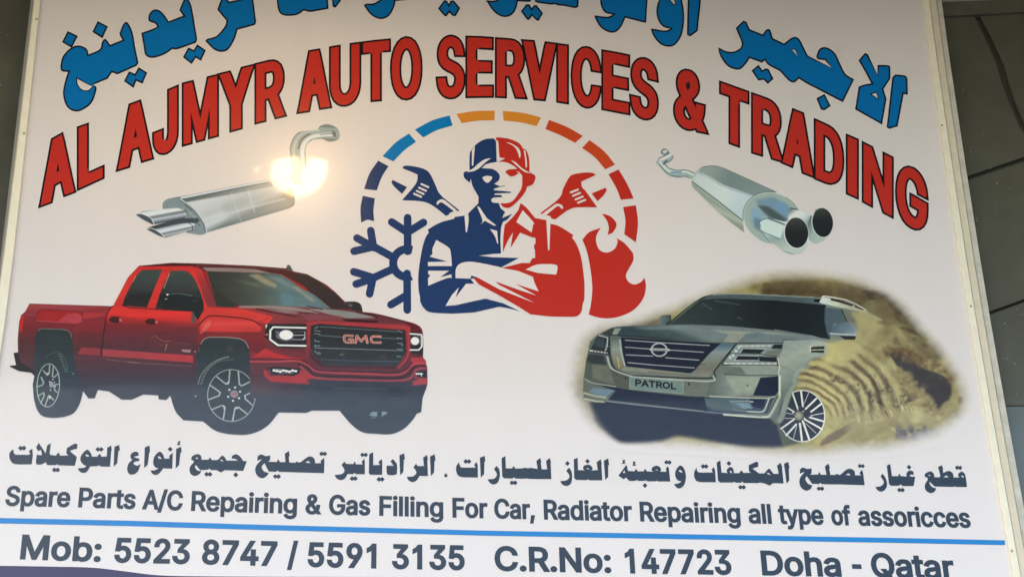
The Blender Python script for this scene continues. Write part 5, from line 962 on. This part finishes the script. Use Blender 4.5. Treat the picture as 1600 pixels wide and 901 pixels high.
# ---- grey off-road car in a cloud of sand
c = Canvas(880, 415, 1525, 720); F_, L_ = c.fill, c.line
U, V = c.U, c.V
n1 = fbm(U / 38 + 3, V / 26, 5); n2 = fbm(U / 11, V / 8 + 9, 5); n3 = fbm(U / 5 + 40, V / 4, 3)
wob = (n1 - .5) * 30
CL = poly('1005,500~ 1080,470~ 1150,446~ 1200,432~ 1262,430~ 1330,438~ 1386,458~ 1418,488~ 1450,524~ 1482,562~ 1503,604~ 1504,636~ 1480,662~ 1440,682~ 1380,694~ 1250,704~ 1150,697~ 1050,690~ 990,684~ 955,676~ 925,655~ 902,620~ 897,590~ 903,556~ 915,528~ 945,512~')
mk, sl = c.mask(CL, 12)
full = np.zeros_like(c.a); full[sl] = mk
full = np.clip((full * 1.25 - .08) + (n1 + n2 - 1) * 1.5 * full * (1 - full), 0, 1)
c.a[:] = full
base = np.array((176, 168, 116.0)) * (1 - n1[..., None]) + np.array((150, 138, 92.0)) * n1[..., None]
base = base * (0.92 + .14 * n2[..., None]) + (n3[..., None] - .5) * 8
c.rgb[:] = np.clip(base, 0, 255)
left = np.clip((1060 - U) / 130, 0, 1)[..., None] * .75
c.rgb[:] = c.rgb * (1 - left) + np.array((166, 160, 140.0)) * left
def cloud(P, col, blur=3, op=.9, rough=.9):
    m = c.mask(poly(P) if isinstance(P, str) else P, blur)
    if m is None: return
    a, s_ = m; q = n2[s_] * .6 + n3[s_] * .4
    c.put((np.clip(a * (1 + rough) - rough * np.clip(q * 1.5, 0, 1), 0, 1), s_), col, op, False)
cloud('1165,452~ 1210,436~ 1260,432~ 1330,440~ 1400,464~ 1440,512~ 1470,560~ 1440,556~ 1395,505~ 1330,478~ 1240,458~', (112, 104, 72), 7, .85, .5)
cloud('1190,452 1240,445 1330,452 1380,462 1375,470 1300,468 1200,460', (86, 76, 56), 4, .8); cloud('1350,452~ 1385,456~ 1380,466~ 1352,468~', (76, 66, 52), 2, .9); cloud('1385,470~ 1412,484~ 1420,505~ 1400,500~', (92, 80, 56), 2.4, .9)
cloud('935,520~ 985,505~ 1030,497~ 1024,512~ 960,524~ 920,545~', (112, 104, 88), 4, .8, .4); cloud('1050,478 1110,462 1180,458 1150,470 1080,485', (128, 124, 96), 4, .6, .6)
for t in ('@P5 700,520 760,505~ 850,545 905,585 850,585 760,545', '@P5 800,590 850,605 860,632 820,625', '@P5 895,650 960,665 965,700 920,690', '@P5 600,270 640,290 650,330 615,320', '@P5 650,320~ 700,350~ 730,400~ 680,400~', '@P5 740,380~ 800,400~ 790,440~ 750,430~'):
    cloud(t, (78, 68, 54), 1.0, .9, .5)
cloud('@P5 500,720 600,700~ 750,690~ 870,750~ 960,820~ 1060,900 900,880~ 760,780~ 560,750~', (124, 92, 58), 2.2, .9, .6)
cloud('@P6 560,0 660,-20~ 740,20~ 860,110~ 980,150~ 1070,210~ 1112,290~ 1085,395~ 1040,440~ 985,500~ 950,450~ 930,400~ 860,340~ 740,262~ 690,180~ 620,80~', (60, 56, 57), 2.2, 1, .9)
cloud('@P6 1000,440 1040,430 1000,500 950,520', (84, 60, 60), 2, .8)
for t in ('@P6 495,262 555,252~ 612,290~ 632,350~ 600,365~ 560,372~ 520,320~', '@P6 650,290 700,292~ 740,330 842,372 790,405 735,412 700,360', '@P6 342,285 400,300~ 470,360~ 540,430~ 572,490 520,440~ 430,400~ 380,345', '@P6 600,390 640,400 660,450 630,440', '@P6 860,420 890,440 880,462 858,448', '@P6 925,455 950,470 935,495 918,480'):
    cloud(t, (62, 56, 56), .8, .95, .4)
cloud('@P6 590,660 650,705~ 760,690 800,650~ 870,625~ 945,640~ 930,690~ 870,725~ 760,735~ 670,728~', (84, 80, 88), 2, .9, .4); cloud('@P6 1150,370~ 1190,365~ 1195,420~ 1150,440~', (108, 88, 64), 2, .8, .5)
cloud('@P6 60,690 250,590 420,520 460,540 300,620 160,720 20,780 0,760', (110, 92, 78), 2, .8, .5); cloud('@P6 540,540 700,550 700,620 600,640 520,600', (136, 116, 88), 3, .6, .7)
for t in ('@P6 470,80~ 560,60~ 620,100~ 640,180~ 720,250~ 640,240~ 560,200~', '@P6 700,460~ 800,440~ 920,480~ 900,560~ 760,580~', '@P6 380,470~ 480,500~ 520,560~ 380,600~ 300,620~', '@P6 560,610~ 700,640~ 780,650~ 700,690~'):
    cloud(t, (192, 186, 132), 2.4, .8, .8)
# billows: the noise shaded as relief, then ribs of sand thrown round the wheel
rr = random.Random(11); cx, cy = 1254, 655
h = fbm(U / 42 + 5, V / 34, 4); e = h - np.roll(np.roll(h, 7, 0), 7, 1)
right = np.clip((U - 1150) / 120, 0, 1)
def puff(x, y, R, l, d, o):
    t = rr.uniform(0, 180); q = rr.uniform(.55, .95)
    F_(ell(x + R * .16, y + R * .30, R, R * q, t, 14), d, R * .34, o); F_(ell(x - R * .08, y - R * .22, R * .82, R * q * .8, t, 14), l, R * .30, o)
for k in range(420):
    a_ = rad(rr.uniform(-128, 32)); q = rr.uniform(.15, 1.0) ** .6
    x = 1262 + 235 * q * math.cos(a_); y = 640 + 200 * q * math.sin(a_)
    if not (1130 < x < 1505 and 432 < y < 698): continue
    if wind(CL, np.array([[x, y]]))[0] == 0: continue
    edge = q > .80 and y < 560
    f = rr.uniform(.85, 1.12)
    l, d = (((146, 134, 92), (96, 84, 60)) if edge else ((190, 181, 130), (142, 128, 84)))
    puff(x, y, rr.uniform(4, 17), tuple(v * f for v in l), tuple(v * f for v in d), rr.uniform(.18, .42))
for k in range(60):
    x = rr.uniform(1190, 1400); puff(x, 448 + (x - 1200) ** 2 / 1500 + rr.uniform(-8, 8), rr.uniform(4, 12), (118, 106, 76), (82, 70, 52), rr.uniform(.25, .5))
dx, dy = (U - cx) / 1.06, (V - cy) / .93
r = np.hypot(dx, dy); th = np.degrees(np.arctan2(dy, dx))
wig = (fbm(U / 50, V / 50 + 20, 2) - .5) * 10 + (fbm(U / 9 + 50, V / 9, 3) - .5) * 3
lam = 7.6 + r * .03
ph = np.sin(2 * np.pi * (r + wig) / lam)
sm = lambda x, a, b: np.clip((x - a) / (b - a), 0, 1) ** 2 * (3 - 2 * np.clip((x - a) / (b - a), 0, 1))
m_ = sm(r, 30, 48) * (1 - sm(r, 118, 168)) * sm(th, -112, -84) * (1 - sm(th, -18, 2)) * (.45 + .9 * fbm(U / 16 + 9, V / 12, 3))
m_ *= 1 - .8 * sm(r, 85, 120) * (1 - sm(th, -74, -48))
dark = np.clip(-ph, 0, 1) ** .8; lite = np.clip(ph, 0, 1) ** .8
far = sm(r, 70, 130)[..., None]
dc = np.array((100, 88, 72.0)) * (1 - far) + np.array((72, 60, 54.0)) * far
for w, col in ((dark * m_ * .75, dc), (lite * m_ * .6, np.array((196, 184, 138.0)))):
    w = np.clip(w, 0, 1)[..., None]; c.rgb[:] = c.rgb * (1 - w) + col * w
# crumbs of sand at the ends of the ribs
for k in range(70):
    t = rad(rr.uniform(-38, -4)); R = rr.uniform(60, 165)
    x, y = cx + R * 1.06 * math.cos(t), cy + R * .93 * math.sin(t)
    L_([(x, y), (x + rr.uniform(1, 5), y + rr.uniform(3, 11))], (80, 66, 58) if rr.random() < .45 else (208, 196, 146), rr.uniform(.8, 2.0), .4, rr.uniform(.4, .8))
cloud('@P6 580,10 660,0~ 740,40~ 860,130~ 980,170~ 1060,220~ 1095,290~ 1075,385~ 1030,420~ 985,470~ 950,430~ 930,385~ 860,330~ 740,250~ 690,175~ 630,90~', (58, 55, 57), 2.0, .9, .5); # broken rims of the hollow
for k in range(110):
    t = rr.random(); x = 1384 + 106 * t + rr.gauss(0, 4); y = 545 + 46 * t ** 1.5 + rr.gauss(0, 7)
    puff(x, y, rr.uniform(1.5, 7), rr.choice(((138, 116, 76), (160, 146, 98), (110, 88, 62))), (84, 66, 50), rr.uniform(.15, .45))
    x = 1400 + 62 * t + rr.gauss(0, 6); y = 578 + 62 * t + rr.gauss(0, 5)
    puff(x, y, rr.uniform(1.5, 7), (184, 172, 120), (108, 92, 66), rr.uniform(.15, .45))
for k in range(40):
    x = rr.uniform(1300, 1420); puff(x, 596 + (x - 1300) * .25 + rr.uniform(-10, 14), rr.uniform(1.6, 4.5), (196, 184, 134), (70, 60, 54), rr.uniform(.3, .7))
for k in range(26):
    puff(rr.uniform(1398, 1480), rr.uniform(665, 685), rr.uniform(2, 6), (120, 112, 104), (72, 68, 76), rr.uniform(.3, .6))
# shadow under the car
F_('@P2 150,380 300,370 1130,465 1570,505 1610,560 @P4 500,630 560,830 @P2 1600,740 1350,732~ 1100,692~ 850,652~ 720,692~ 480,712~ 360,690~ 220,560~ 175,450~', (46, 52, 66), 3.0, 1, True)
F_('@P2 -10,150 60,150 110,300 180,440 260,580 380,700 300,680 120,420 40,300', (150, 140, 118), 4, .6)
F_('@P1 40,465 165,470 135,600 125,690 30,690', (176, 170, 140), 2, .8)
# car body
BODY = '''@P1 250,400 340,356~ 480,344 700,336 700,290 722,262~ 788,258 792,300 1000,142 1060,110~ 1180,92~ 1400,95 1600,105 @P3 900,225 945,212~ 1100,240 1260,312 1350,375 1250,400 1200,430 1190,545 1060,560 1000,590 @P3 960,680 850,700 760,790 700,900
 @P4 640,300 600,420 560,620 500,640 @P2 1570,515 1400,500 1130,472 700,428 280,385 110,365 105,300 @P1 108,760 128,620 160,470 220,412'''
F_(BODY, dgrad((920, 520), (1060, 660), (0, (96, 104, 98)), (.5, (112, 118, 106)), (1, (122, 126, 112))), .3, 1, True)
F_('@P1 1005,142 1060,112~ 1180,94~ 1400,96 1600,107 @P3 870,226 1000,262 1240,322 950,285 550,246 @P1 1600,146 1200,132', (88, 100, 98), .3); L_('@P1 1120,102 1240,95~ 1400,97 1600,108 @P3 860,222', (160, 170, 160), 1.3, .3)
F_('@P1 778,336 1022,140 1200,130 1600,145 @P3 950,282 962,400 985,548 920,540 850,520 550,470 @P1 1600,378 1250,346 950,334', hgrad((1045, (66, 76, 74)), (1120, (56, 64, 62)), (1200, (42, 48, 48)), (1290, (40, 46, 48))), .3)
L_('@P1 1040,170 1060,185 1110,215', (130, 134, 112), 1.2, .5, .7); L_('@P1 1130,150 1200,158 1330,180', (110, 120, 100), 1.2, .5, .8); L_('@P1 1310,275 1345,292', (120, 124, 108), 1.4, .5, .7)
L_('@P1 765,338 880,235 1000,145 1060,118', (36, 42, 42), 1.6, .2)
F_('@P3 945,300 1080,315 1115,415 1010,430 985,548 960,500 940,400', (80, 94, 98), .5); F_('@P3 1085,320 1200,352 1215,400 1190,425 1120,412', (112, 114, 96), 1.0); L_('@P3 1075,315 1118,412', (34, 38, 38), 1.4, .2)
F_('@P3 900,252 930,222~ 990,232 1100,262 1265,325 1285,342 1200,328 1000,288 910,268', hgrad((1290, (190, 196, 182)), (1340, (176, 176, 144))), .4); F_('@P3 1180,310 1270,332 1400,395 1380,410 1250,370', (178, 174, 132), 1.6, .7)
F_('@P3 988,230 1062,243 1165,280 1155,292 1060,262 992,246', (58, 48, 38), .2); F_('@P3 1175,286 1250,314 1245,322 1180,300', (58, 46, 36), .2); L_('@P3 925,220 950,213~ 1100,238 1180,270 1265,320', (222, 218, 198), 1.6, .1)
F_('@P3 858,240 912,234 898,260 858,256', (34, 36, 36), .2)
F_('@P1 250,402 340,358~ 480,346 950,338 1250,348 1600,384 @P3 850,520 960,560 850,558 625,556 615,578 160,574 @P1 1200,470 1000,466 400,426 320,416', dgrad((1050, 508), (1040, 534), (0, (120, 132, 128)), (.35, (84, 98, 98)), (1, (66, 80, 82))), .3)
F_('@P1 1110,378 1350,385 1600,410 @P3 700,520 850,540 600,500 480,490 380,500 @P1 1380,410 1260,415', (158, 162, 146), .8, .9); F_('@P3 150,560 200,505 330,500 262,576 160,574', (150, 152, 138), .5); F_('@P3 262,576 330,505 480,500 380,540', (112, 126, 124), .8)
F_('@P1 330,412 352,362 405,362 368,416', (148, 152, 138), .5); F_('@P1 250,402 345,362 328,410 275,410', (70, 76, 72), .4); F_('@P1 480,352 900,342 1060,372 600,372', (128, 140, 134), 1.2, .7)
L_('@P1 265,405 320,414 660,440 1000,470 1200,478 @P3 250,580 612,580 625,552 850,556', (28, 34, 36), 1.3, .1)
F_('@P3 622,556 850,552 950,570 1010,590 975,680 850,700~ 760,790~ @P4 640,300~ 590,430 560,612 500,632 430,592 500,440 515,280 512,80 @P3 612,640', dgrad((1225, 535), (1262, 600), (0, (150, 158, 148)), (.35, (162, 168, 150)), (.7, (136, 146, 134)), (1, (110, 118, 108))), .8)
F_('@P3 620,560 850,556 940,572 830,580 700,590 640,600', (150, 160, 150), 1.2); L_('@P4 515,160 570,180 640,220', (110, 116, 106), .7, .2)
L_('@P4 640,300 650,260~ 690,200~ 760,170', (160, 168, 150), 5, 1.2, .7); L_('@P4 650,330 640,380 615,430', (96, 100, 88), 2, .8, .7)
F_('@P3 832,608 942,603 936,656 838,650', (58, 56, 48), .2); L_('@P3 840,632 935,630', (206, 206, 186), 1.1); L_('@P3 828,645 832,610 845,605', (216, 214, 196), 1.1)
cloud('@P3 950,570 1100,556 1200,560 1250,640 1100,760 900,740 960,660', (180, 170, 116), 5, 1, .3); F_('@P3 1195,340 1290,345 1360,420 1300,560 1200,560 1195,440', (160, 152, 106), 4, .9); cloud('@P3 1130,330 1260,340 1360,400 1330,480 1200,440 1185,400', (168, 158, 108), 3.5, .8, .4)
F_('@P3 985,495 1010,445~ 1080,418~ 1160,430~ 1192,480~ 1186,540 1100,552 1040,520 985,515', dgrad((1305, 505), (1338, 525), (0, (84, 100, 106)), (.5, (104, 122, 128)), (1, (146, 160, 160))), .3); L_('@P3 988,505 1080,510 1186,514', (186, 190, 176), 2.4, .2); F_('@P3 1060,522 1186,524 1180,552 1100,550', (46, 44, 40), .3)
F_('@P1 698,328 702,285~ 724,262~ 786,258 792,300 748,334', hgrad((1028, (120, 134, 130)), (1048, (80, 90, 90))), .3); L_('@P1 785,260 790,300 752,334', (40, 44, 44), 1.4, .1)
# right lamp
F_('@P3 258,590 620,582 612,625 490,640 462,672 572,688 578,746 138,742 200,660', (140, 150, 142), .3)
for t in ('300,622 478,625 440,660 282,655', '258,676 430,680 422,716 238,712', '430,682 565,690 570,726 432,720', '548,590 615,588 608,624 525,622'): F_('@P3 ' + t, (44, 48, 52), .2)
L_('@P3 285,655 305,620 478,625', (206, 208, 194), .9); L_('@P3 240,712 262,676 425,680', (200, 202, 190), .9); L_('@P3 200,660 440,662 580,690', (50, 54, 56), 1.2); L_('@P3 420,712 235,712', (206, 204, 190), .8)
L_('@P3 160,738 565,742', (196, 200, 188), 1.9, .3)
for i in range(9): F_(ell(170 + i * 48, 738, 13, 5, 0, 8, 'P3'), (236, 236, 226), .3, .7)
L_('@P3 275,602 525,598', (186, 192, 182), 1.8, .3)
for i in range(6): F_(ell(290 + i * 44, 600, 14, 5, 0, 8, 'P3'), (224, 226, 216), .3, .6)
for x, y in ((272, 612), (250, 640), (205, 690), (228, 675)): F_(ell(x, y, 12, 12, 0, 8, 'P3'), (196, 208, 204), .4)
L_('@P3 250,585 138,748 575,748', (34, 38, 40), 1.2, .1); L_('@P3 572,688 578,748', (34, 36, 38), 1.4); L_('@P3 575,690 590,760 580,830', (214, 212, 192), 1.6, .3)
# bumper side
F_('@P4 0,178 130,158 500,160 508,240 505,252 360,262 300,405 60,420 -120,400 -150,250', dgrad((1110, 590), (1215, 600), (0, (104, 112, 104)), (.35, (140, 148, 136)), (1, (152, 160, 142))), .4)
F_('@P4 100,170 500,164 505,235 240,236', (146, 154, 140), .6); F_('@P4 30,170 200,175 240,236 60,236', (112, 120, 112), 1); F_('@P4 70,255 360,265 320,380 150,390', (160, 166, 144), 1.8, .8)
L_('@P4 60,232 240,244~ 506,243', (66, 72, 68), 1.4, .3); F_(ell(255, 330, 9, 9, 0, 12, 'P4'), (84, 88, 78)); F_(ell(258, 331, 5, 5, 0, 10, 'P4'), (150, 154, 138))
F_('@P4 362,264 506,250 512,372 480,416 300,410', (38, 46, 62), .3)
F_('@P4 -170,420 100,425 300,430 400,432 440,420 480,416 420,560 380,560 -100,560', (70, 82, 90), .5)
F_('@P4 -120,440 60,430 230,440 290,440 250,520 60,540 -100,500', (92, 108, 110), 1.4); F_('@P4 270,435 400,436 385,520 300,500~', (40, 50, 68), .4); F_('@P4 120,470 270,470 300,520 130,522', (124, 146, 150), .8); L_('@P4 278,462 300,462', (230, 230, 222), 1.2)
L_('@P4 -60,418 300,432 405,434 440,430 478,418', (186, 190, 170), 1.8, .2); L_('@P4 110,460 270,456', (170, 178, 166), 1.0, .2)
L_('@P4 130,528 250,542 368,546~ 400,520~ 432,436', (186, 192, 172), 2.4, .2); L_('@P4 60,568 250,582 405,588~ 450,560~ 520,425 522,250', (206, 208, 182), 3.4, .3); L_('@P4 400,560 440,540 500,420', (70, 76, 78), 1.4, .3)
L_('@P4 520,420 480,520 440,590', (150, 156, 138), 3, .8, .8)
# front plate of the bumper
F_('@P1 128,620 180,640 340,690 480,735 470,840 350,822 118,760', (92, 96, 84), .3); F_('@P1 175,642 290,662 330,720 350,800 300,795 180,752', (112, 114, 100), .5)
F_('@P1 475,740 1080,778 1130,730 1200,640 @P4 0,178 -100,420 @P2 1060,330 890,322 470,290', dgrad((985, 590), (1120, 605), (0, (88, 94, 84)), (.4, (108, 114, 102)), (1, (118, 124, 110))), .5)
F_('@P1 110,770 350,822 480,845 900,890 1050,900 @P2 1080,460 300,372 360,300', (48, 54, 68), .6)
L_('@P2 120,208 180,240~ 360,268', (176, 178, 164), 1.5, .2); F_('@P2 182,275 350,300 290,362 152,312', (118, 138, 146), .5); L_('@P2 112,318 200,342 285,355', (176, 174, 146), 2.8, .4); L_('@P2 118,362 200,382 268,388', (186, 186, 156), 2.6, .4); L_('@P2 290,355 350,305', (80, 90, 100), 1.2, .3)
L_('@P2 285,382 500,408 820,440 1130,472 1500,500', (140, 150, 160), 1.1, .2); F_('@P2 1070,375 1300,400 1400,470 1120,452', (92, 104, 104), 1.0, .8)
# grille
F_('@P1 322,425 1302,482 1185,640 1090,765 480,722 360,692 325,560', (116, 122, 110), .3)
F_('@P1 325,430 402,432 418,540~ 440,655 400,690 345,640 328,560', vgrad((526, (96, 106, 104)), (545, (146, 152, 138)), (575, (126, 118, 92))), .3); L_('@P1 392,455 405,560~ 432,655', (166, 184, 182), 2.0, .3); L_('@P1 375,590 388,670', (206, 190, 130), 1.4, .6)
F_('@P1 1180,482 1298,488 1175,640 1085,745 955,732 1060,570~', vgrad((538, (88, 110, 122)), (550, (140, 150, 144)), (575, (122, 120, 104)), (590, (140, 142, 128))), .3); L_('@P1 1060,640 1010,650', (70, 66, 56), 1, .3)
F_('@P1 402,432 1182,480 1088,565 975,692 940,715 440,662 412,540', (42, 48, 60), .2)
F_('@P1 440,662 940,715 960,735 900,738 420,690 400,680', (140, 142, 124), .5); L_('@P1 620,705 720,712 800,720 940,730', (96, 90, 76), 1.2, .4)
for t in ('435,456 760,478 1092,497', '435,510 630,525', '775,532 1045,550', '440,570 650,580', '750,592 1010,611', '455,630 640,648 975,672'): L_('@P1 ' + t, (196, 194, 190), 1.3, .1)
L_('@P1 310,425 312,560~ 345,665~ 400,705 480,732 1080,752~ 1130,700~ 1190,620~ 1305,482', (34, 40, 42), 1.8, .2)
L_('@P1 295,585 322,670~ 400,712 500,742 1080,776~ 1125,735', (184, 188, 172), 2.2, .3)
F_(ell(438, 752, 9, 8, 0, 8, 'P1'), (60, 62, 58)); F_(ell(932, 798, 9, 12, 0, 8, 'P1'), (60, 62, 58)); F_(ell(1388, 812, 0.1, 0.1, 0, 6, 'P1'), (60, 62, 58))
L_(ell(700, 530, 60, 50, 4, 32, 'P1'), (188, 190, 182), 2.4, .1, closed=True); L_('@P1 636,528 772,532', (196, 196, 188), 4.4, .1); raster_text(c, 'NISSAN'.replace('N', 'N'), (1018.5, 547.3), (1042.5, 548.0), 2.6, (70, 72, 74), .1)
# number plate
F_('@P1 470,742 888,775 886,872 468,836', (122, 138, 128), .2); L_('@P1 470,742 888,775 886,872 468,836', (152, 164, 152), 1.0, .1, closed=True)
raster_text(c, 'PATROL', (993.2, 601.8), (1055.8, 607.5), 9.2, (44, 50, 54), .7, bg=(122, 138, 128))
# left lamp
F_('@P1 160,535 222,414 305,424 308,572 160,552', (56, 62, 64), .3); L_('@P1 228,418 298,436 292,505 280,535', (190, 196, 184), 1.8, .3); F_('@P1 215,440 270,445 280,520 190,500', (70, 80, 82), 1.2)
L_('@P1 162,537 215,545 292,555', (226, 224, 208), 2.2, .2); L_('@P1 280,500 305,505', (180, 180, 170), .8)
for i in range(5): F_(ell(190 + i * 24, 542 + i * 3, 6, 6, 0, 8, 'P1'), (60, 64, 64))
F_('@P1 150,560 270,575 290,650 180,640 130,622', (62, 68, 66), .8)
# headlamp edge, wheel
F_('@P4 500,640 560,620 620,560 700,790 640,815 560,830', (92, 96, 84), 1.2)
F_(ell(706, 580, 192, 216, 0, 44, 'P4'), (54, 58, 66)); 
F_('@P4 500,300 640,300 612,420 570,600 520,650 400,600', (140, 148, 132), .8, .0)
for (a, b, w) in (((625, 385), (668, 512), 2.8), ((697, 372), (713, 500), 3.0), ((825, 435), (735, 522), 2.8), ((862, 482), (780, 545), 2.8), ((888, 556), (778, 576), 1.2), ((888, 625), (770, 592), 3.0), ((870, 688), (728, 608), 3.0), ((822, 722), (735, 640), 1.0),
                  ((765, 772), (712, 622), 3.2), ((705, 782), (688, 642), 3.2), ((635, 765), (662, 660), .9), ((575, 740), (658, 648), 2.8), ((532, 685), (642, 606), 2.8), ((565, 600), (640, 598), .9), ((585, 512), (640, 545), 2.2), ((570, 555), (630, 565), 1.0), ((760, 390), (722, 480), .9)):
    g = GRID['P4']; L_([(g[0] + a[0] / g[2], g[1] + a[1] / g[2]), (g[0] + b[0] / g[2], g[1] + b[1] / g[2])], (222, 220, 206), w, .2)
L_(ell(706, 580, 188, 212, 0, 52, 'P4', a0=-115, a1=152), (214, 212, 196), 1.8, .2)
F_(ell(678, 578, 38, 38, 0, 20, 'P4'), (132, 128, 106), .3); F_(ell(676, 578, 20, 20, 0, 14, 'P4'), (164, 160, 140), .5)
for x, y in ((716, 542), (726, 598), (786, 578), (630, 552), (670, 525)): F_(ell(x, y, 6, 6, 0, 8, 'P4'), (220, 216, 200))
F_('@P4 640,300 700,290 640,350 612,430 585,505 560,600 530,640 500,634 560,420', (142, 150, 134), .8)
c.rgb[:] = np.clip(c.rgb * (1 + (fbm(U / 9 + 8, V / 5, 4) - .5)[..., None] * .12) * (1 - .10 * (1 - sm(U, 1240, 1290)))[..., None], 0, 255)
_w = (1 - sm(U, 1290, 1330))[..., None]; c.rgb[:] = np.clip(c.rgb * (1 - _w) + (100 + (c.rgb - 100) * 1.18) * _w, 0, 255)
OUT = poly('1000,485~ 1080,448~ 1150,425~ 1205,414~ 1265,412~ 1340,420~ 1400,442~ 1438,472~ 1475,512~ 1505,556~ 1522,600~ 1524,646~ 1497,682~ 1447,702~ 1385,714~ 1250,719~ 1150,716~ 1050,710~ 985,706~ 942,698~ 905,668~ 884,625~ 882,590~ 884,552~ 898,516~ 935,497~')
picture('car_picture', OUT, c, (222, 214, 206), 0.0, sign, 0.0005, label='printed picture of a grey off-road car throwing up sand')
# ------------------------------------------------------------------ the lit lamp under the roof slab, seen mirrored in the gloss
_h = PW(468, 268); _d = ray(468, 268); _r = Vector((_d.x, -_d.y, _d.z))
_t = (CEIL - 0.22 - _h.z) / _r.z
LP = _h + _r * _t
print('LAMP', LP, 'CEIL', CEIL, 'CAM', CAM, 'MID', MIDZ, 'ground lamp reach', REACH)
def lathe(name, prof, mat, parent, c, n=28):
    V = [(c.x + r * math.cos(2 * math.pi * i / n), c.y + r * math.sin(2 * math.pi * i / n), c.z + z) for r, z in prof for i in range(n)]
    F = [(k * n + i, k * n + (i + 1) % n, (k + 1) * n + (i + 1) % n, (k + 1) * n + i) for k in range(len(prof) - 1) for i in range(n)]
    o = link(name, mesh_of(name, V, F), mat, parent)
    for p in o.data.polygons: p.use_smooth = True
    return o
lamp = empty('ceiling_lamp', Vector((LP.x, LP.y, CEIL)), label='lit warm white lamp hanging under the olive roof slab', category='lamp')
em = bpy.data.materials.new('lamp_glow'); em.use_nodes = True
b = em.node_tree.nodes['Principled BSDF']; b.inputs['Base Color'].default_value = (.9, .85, .7, 1)
b.inputs['Emission Color'].default_value = (1.0, 0.60, 0.26, 1); b.inputs['Emission Strength'].default_value = 39.0
R_, r_ = 0.045, 0.036
def tube(name, path_, r, mat, parent, n=14):
    V, F = [], []
    for k, p in enumerate(path_):
        d = (path_[min(k + 1, len(path_) - 1)] - path_[max(k - 1, 0)]).normalized(); s = Vector((0, 1, 0)); t = d.cross(s).normalized()
        V += [p + (s * math.cos(2 * math.pi * i / n) + t * math.sin(2 * math.pi * i / n)) * (r if 0 < k < len(path_) - 1 else r * .7) for i in range(n)]
    F = [(k * n + i, k * n + (i + 1) % n, (k + 1) * n + (i + 1) % n, (k + 1) * n + i) for k in range(len(path_) - 1) for i in range(n)]
    F += [tuple(range(n))[::-1], tuple(range((len(path_) - 1) * n, len(path_) * n))]
    o = link(name, mesh_of(name, V, F), mat, parent)
    for p in o.data.polygons: p.use_smooth = True
U_ = [LP + Vector((-R_, 0, 0.045)), LP + Vector((-R_, 0, 0.02))] + [LP + Vector((-R_ * math.cos(rad(a)), 0, -R_ * math.sin(rad(a)))) for a in range(0, 181, 15)] + [LP + Vector((R_, 0, 0.02)), LP + Vector((R_, 0, 0.045))]
tube('bulb', U_, r_, em, lamp)
for s in (-1, 1): lathe('socket', [(0.001, .045), (.03, .045), (.034, .06), (.034, .10), (.001, .10)], M['dark'], lamp, LP + Vector((s * R_, 0, 0)))
boxes('lamp_bracket', [(LP.x - .10, LP.x + .10, LP.y - .03, LP.y + .03, LP.z + .10, LP.z + .13)], M['dark'], lamp)
boxes('stem', [(LP.x - .012, LP.x + .012, LP.y - .012, LP.y + .012, LP.z + .13, CEIL)], M['dark'], lamp)
lathe('added_baffle', [(0.02, 0.15), (0.06, 0.14), (0.12, 0.09), (0.158, 0.02), (0.163, -0.055), (0.159, -0.055), (0.153, 0.02), (0.115, 0.085), (0.06, 0.13), (0.02, 0.14)], plain_mat('enamel_baffle', (0.06, 0.06, 0.05), 0.5), lamp, LP)  # unseen shade, added so its skirt keeps lamp light off the sheet's top
lathe('glint_emitter', [(0.001, -.009)] + [(.009 * math.sin(rad(q)), -.009 * math.cos(rad(q))) for q in range(30, 151, 30)] + [(.001, .009)], em, lamp, LP + Vector((-.13, 0, .012)))  # added emitter that makes a small lens glint; no such lamp hangs here
boxes('glint_arm', [(LP.x - .133, LP.x - .127, LP.y - .003, LP.y + .003, LP.z + .02, LP.z + .08)], M['dark'], lamp)
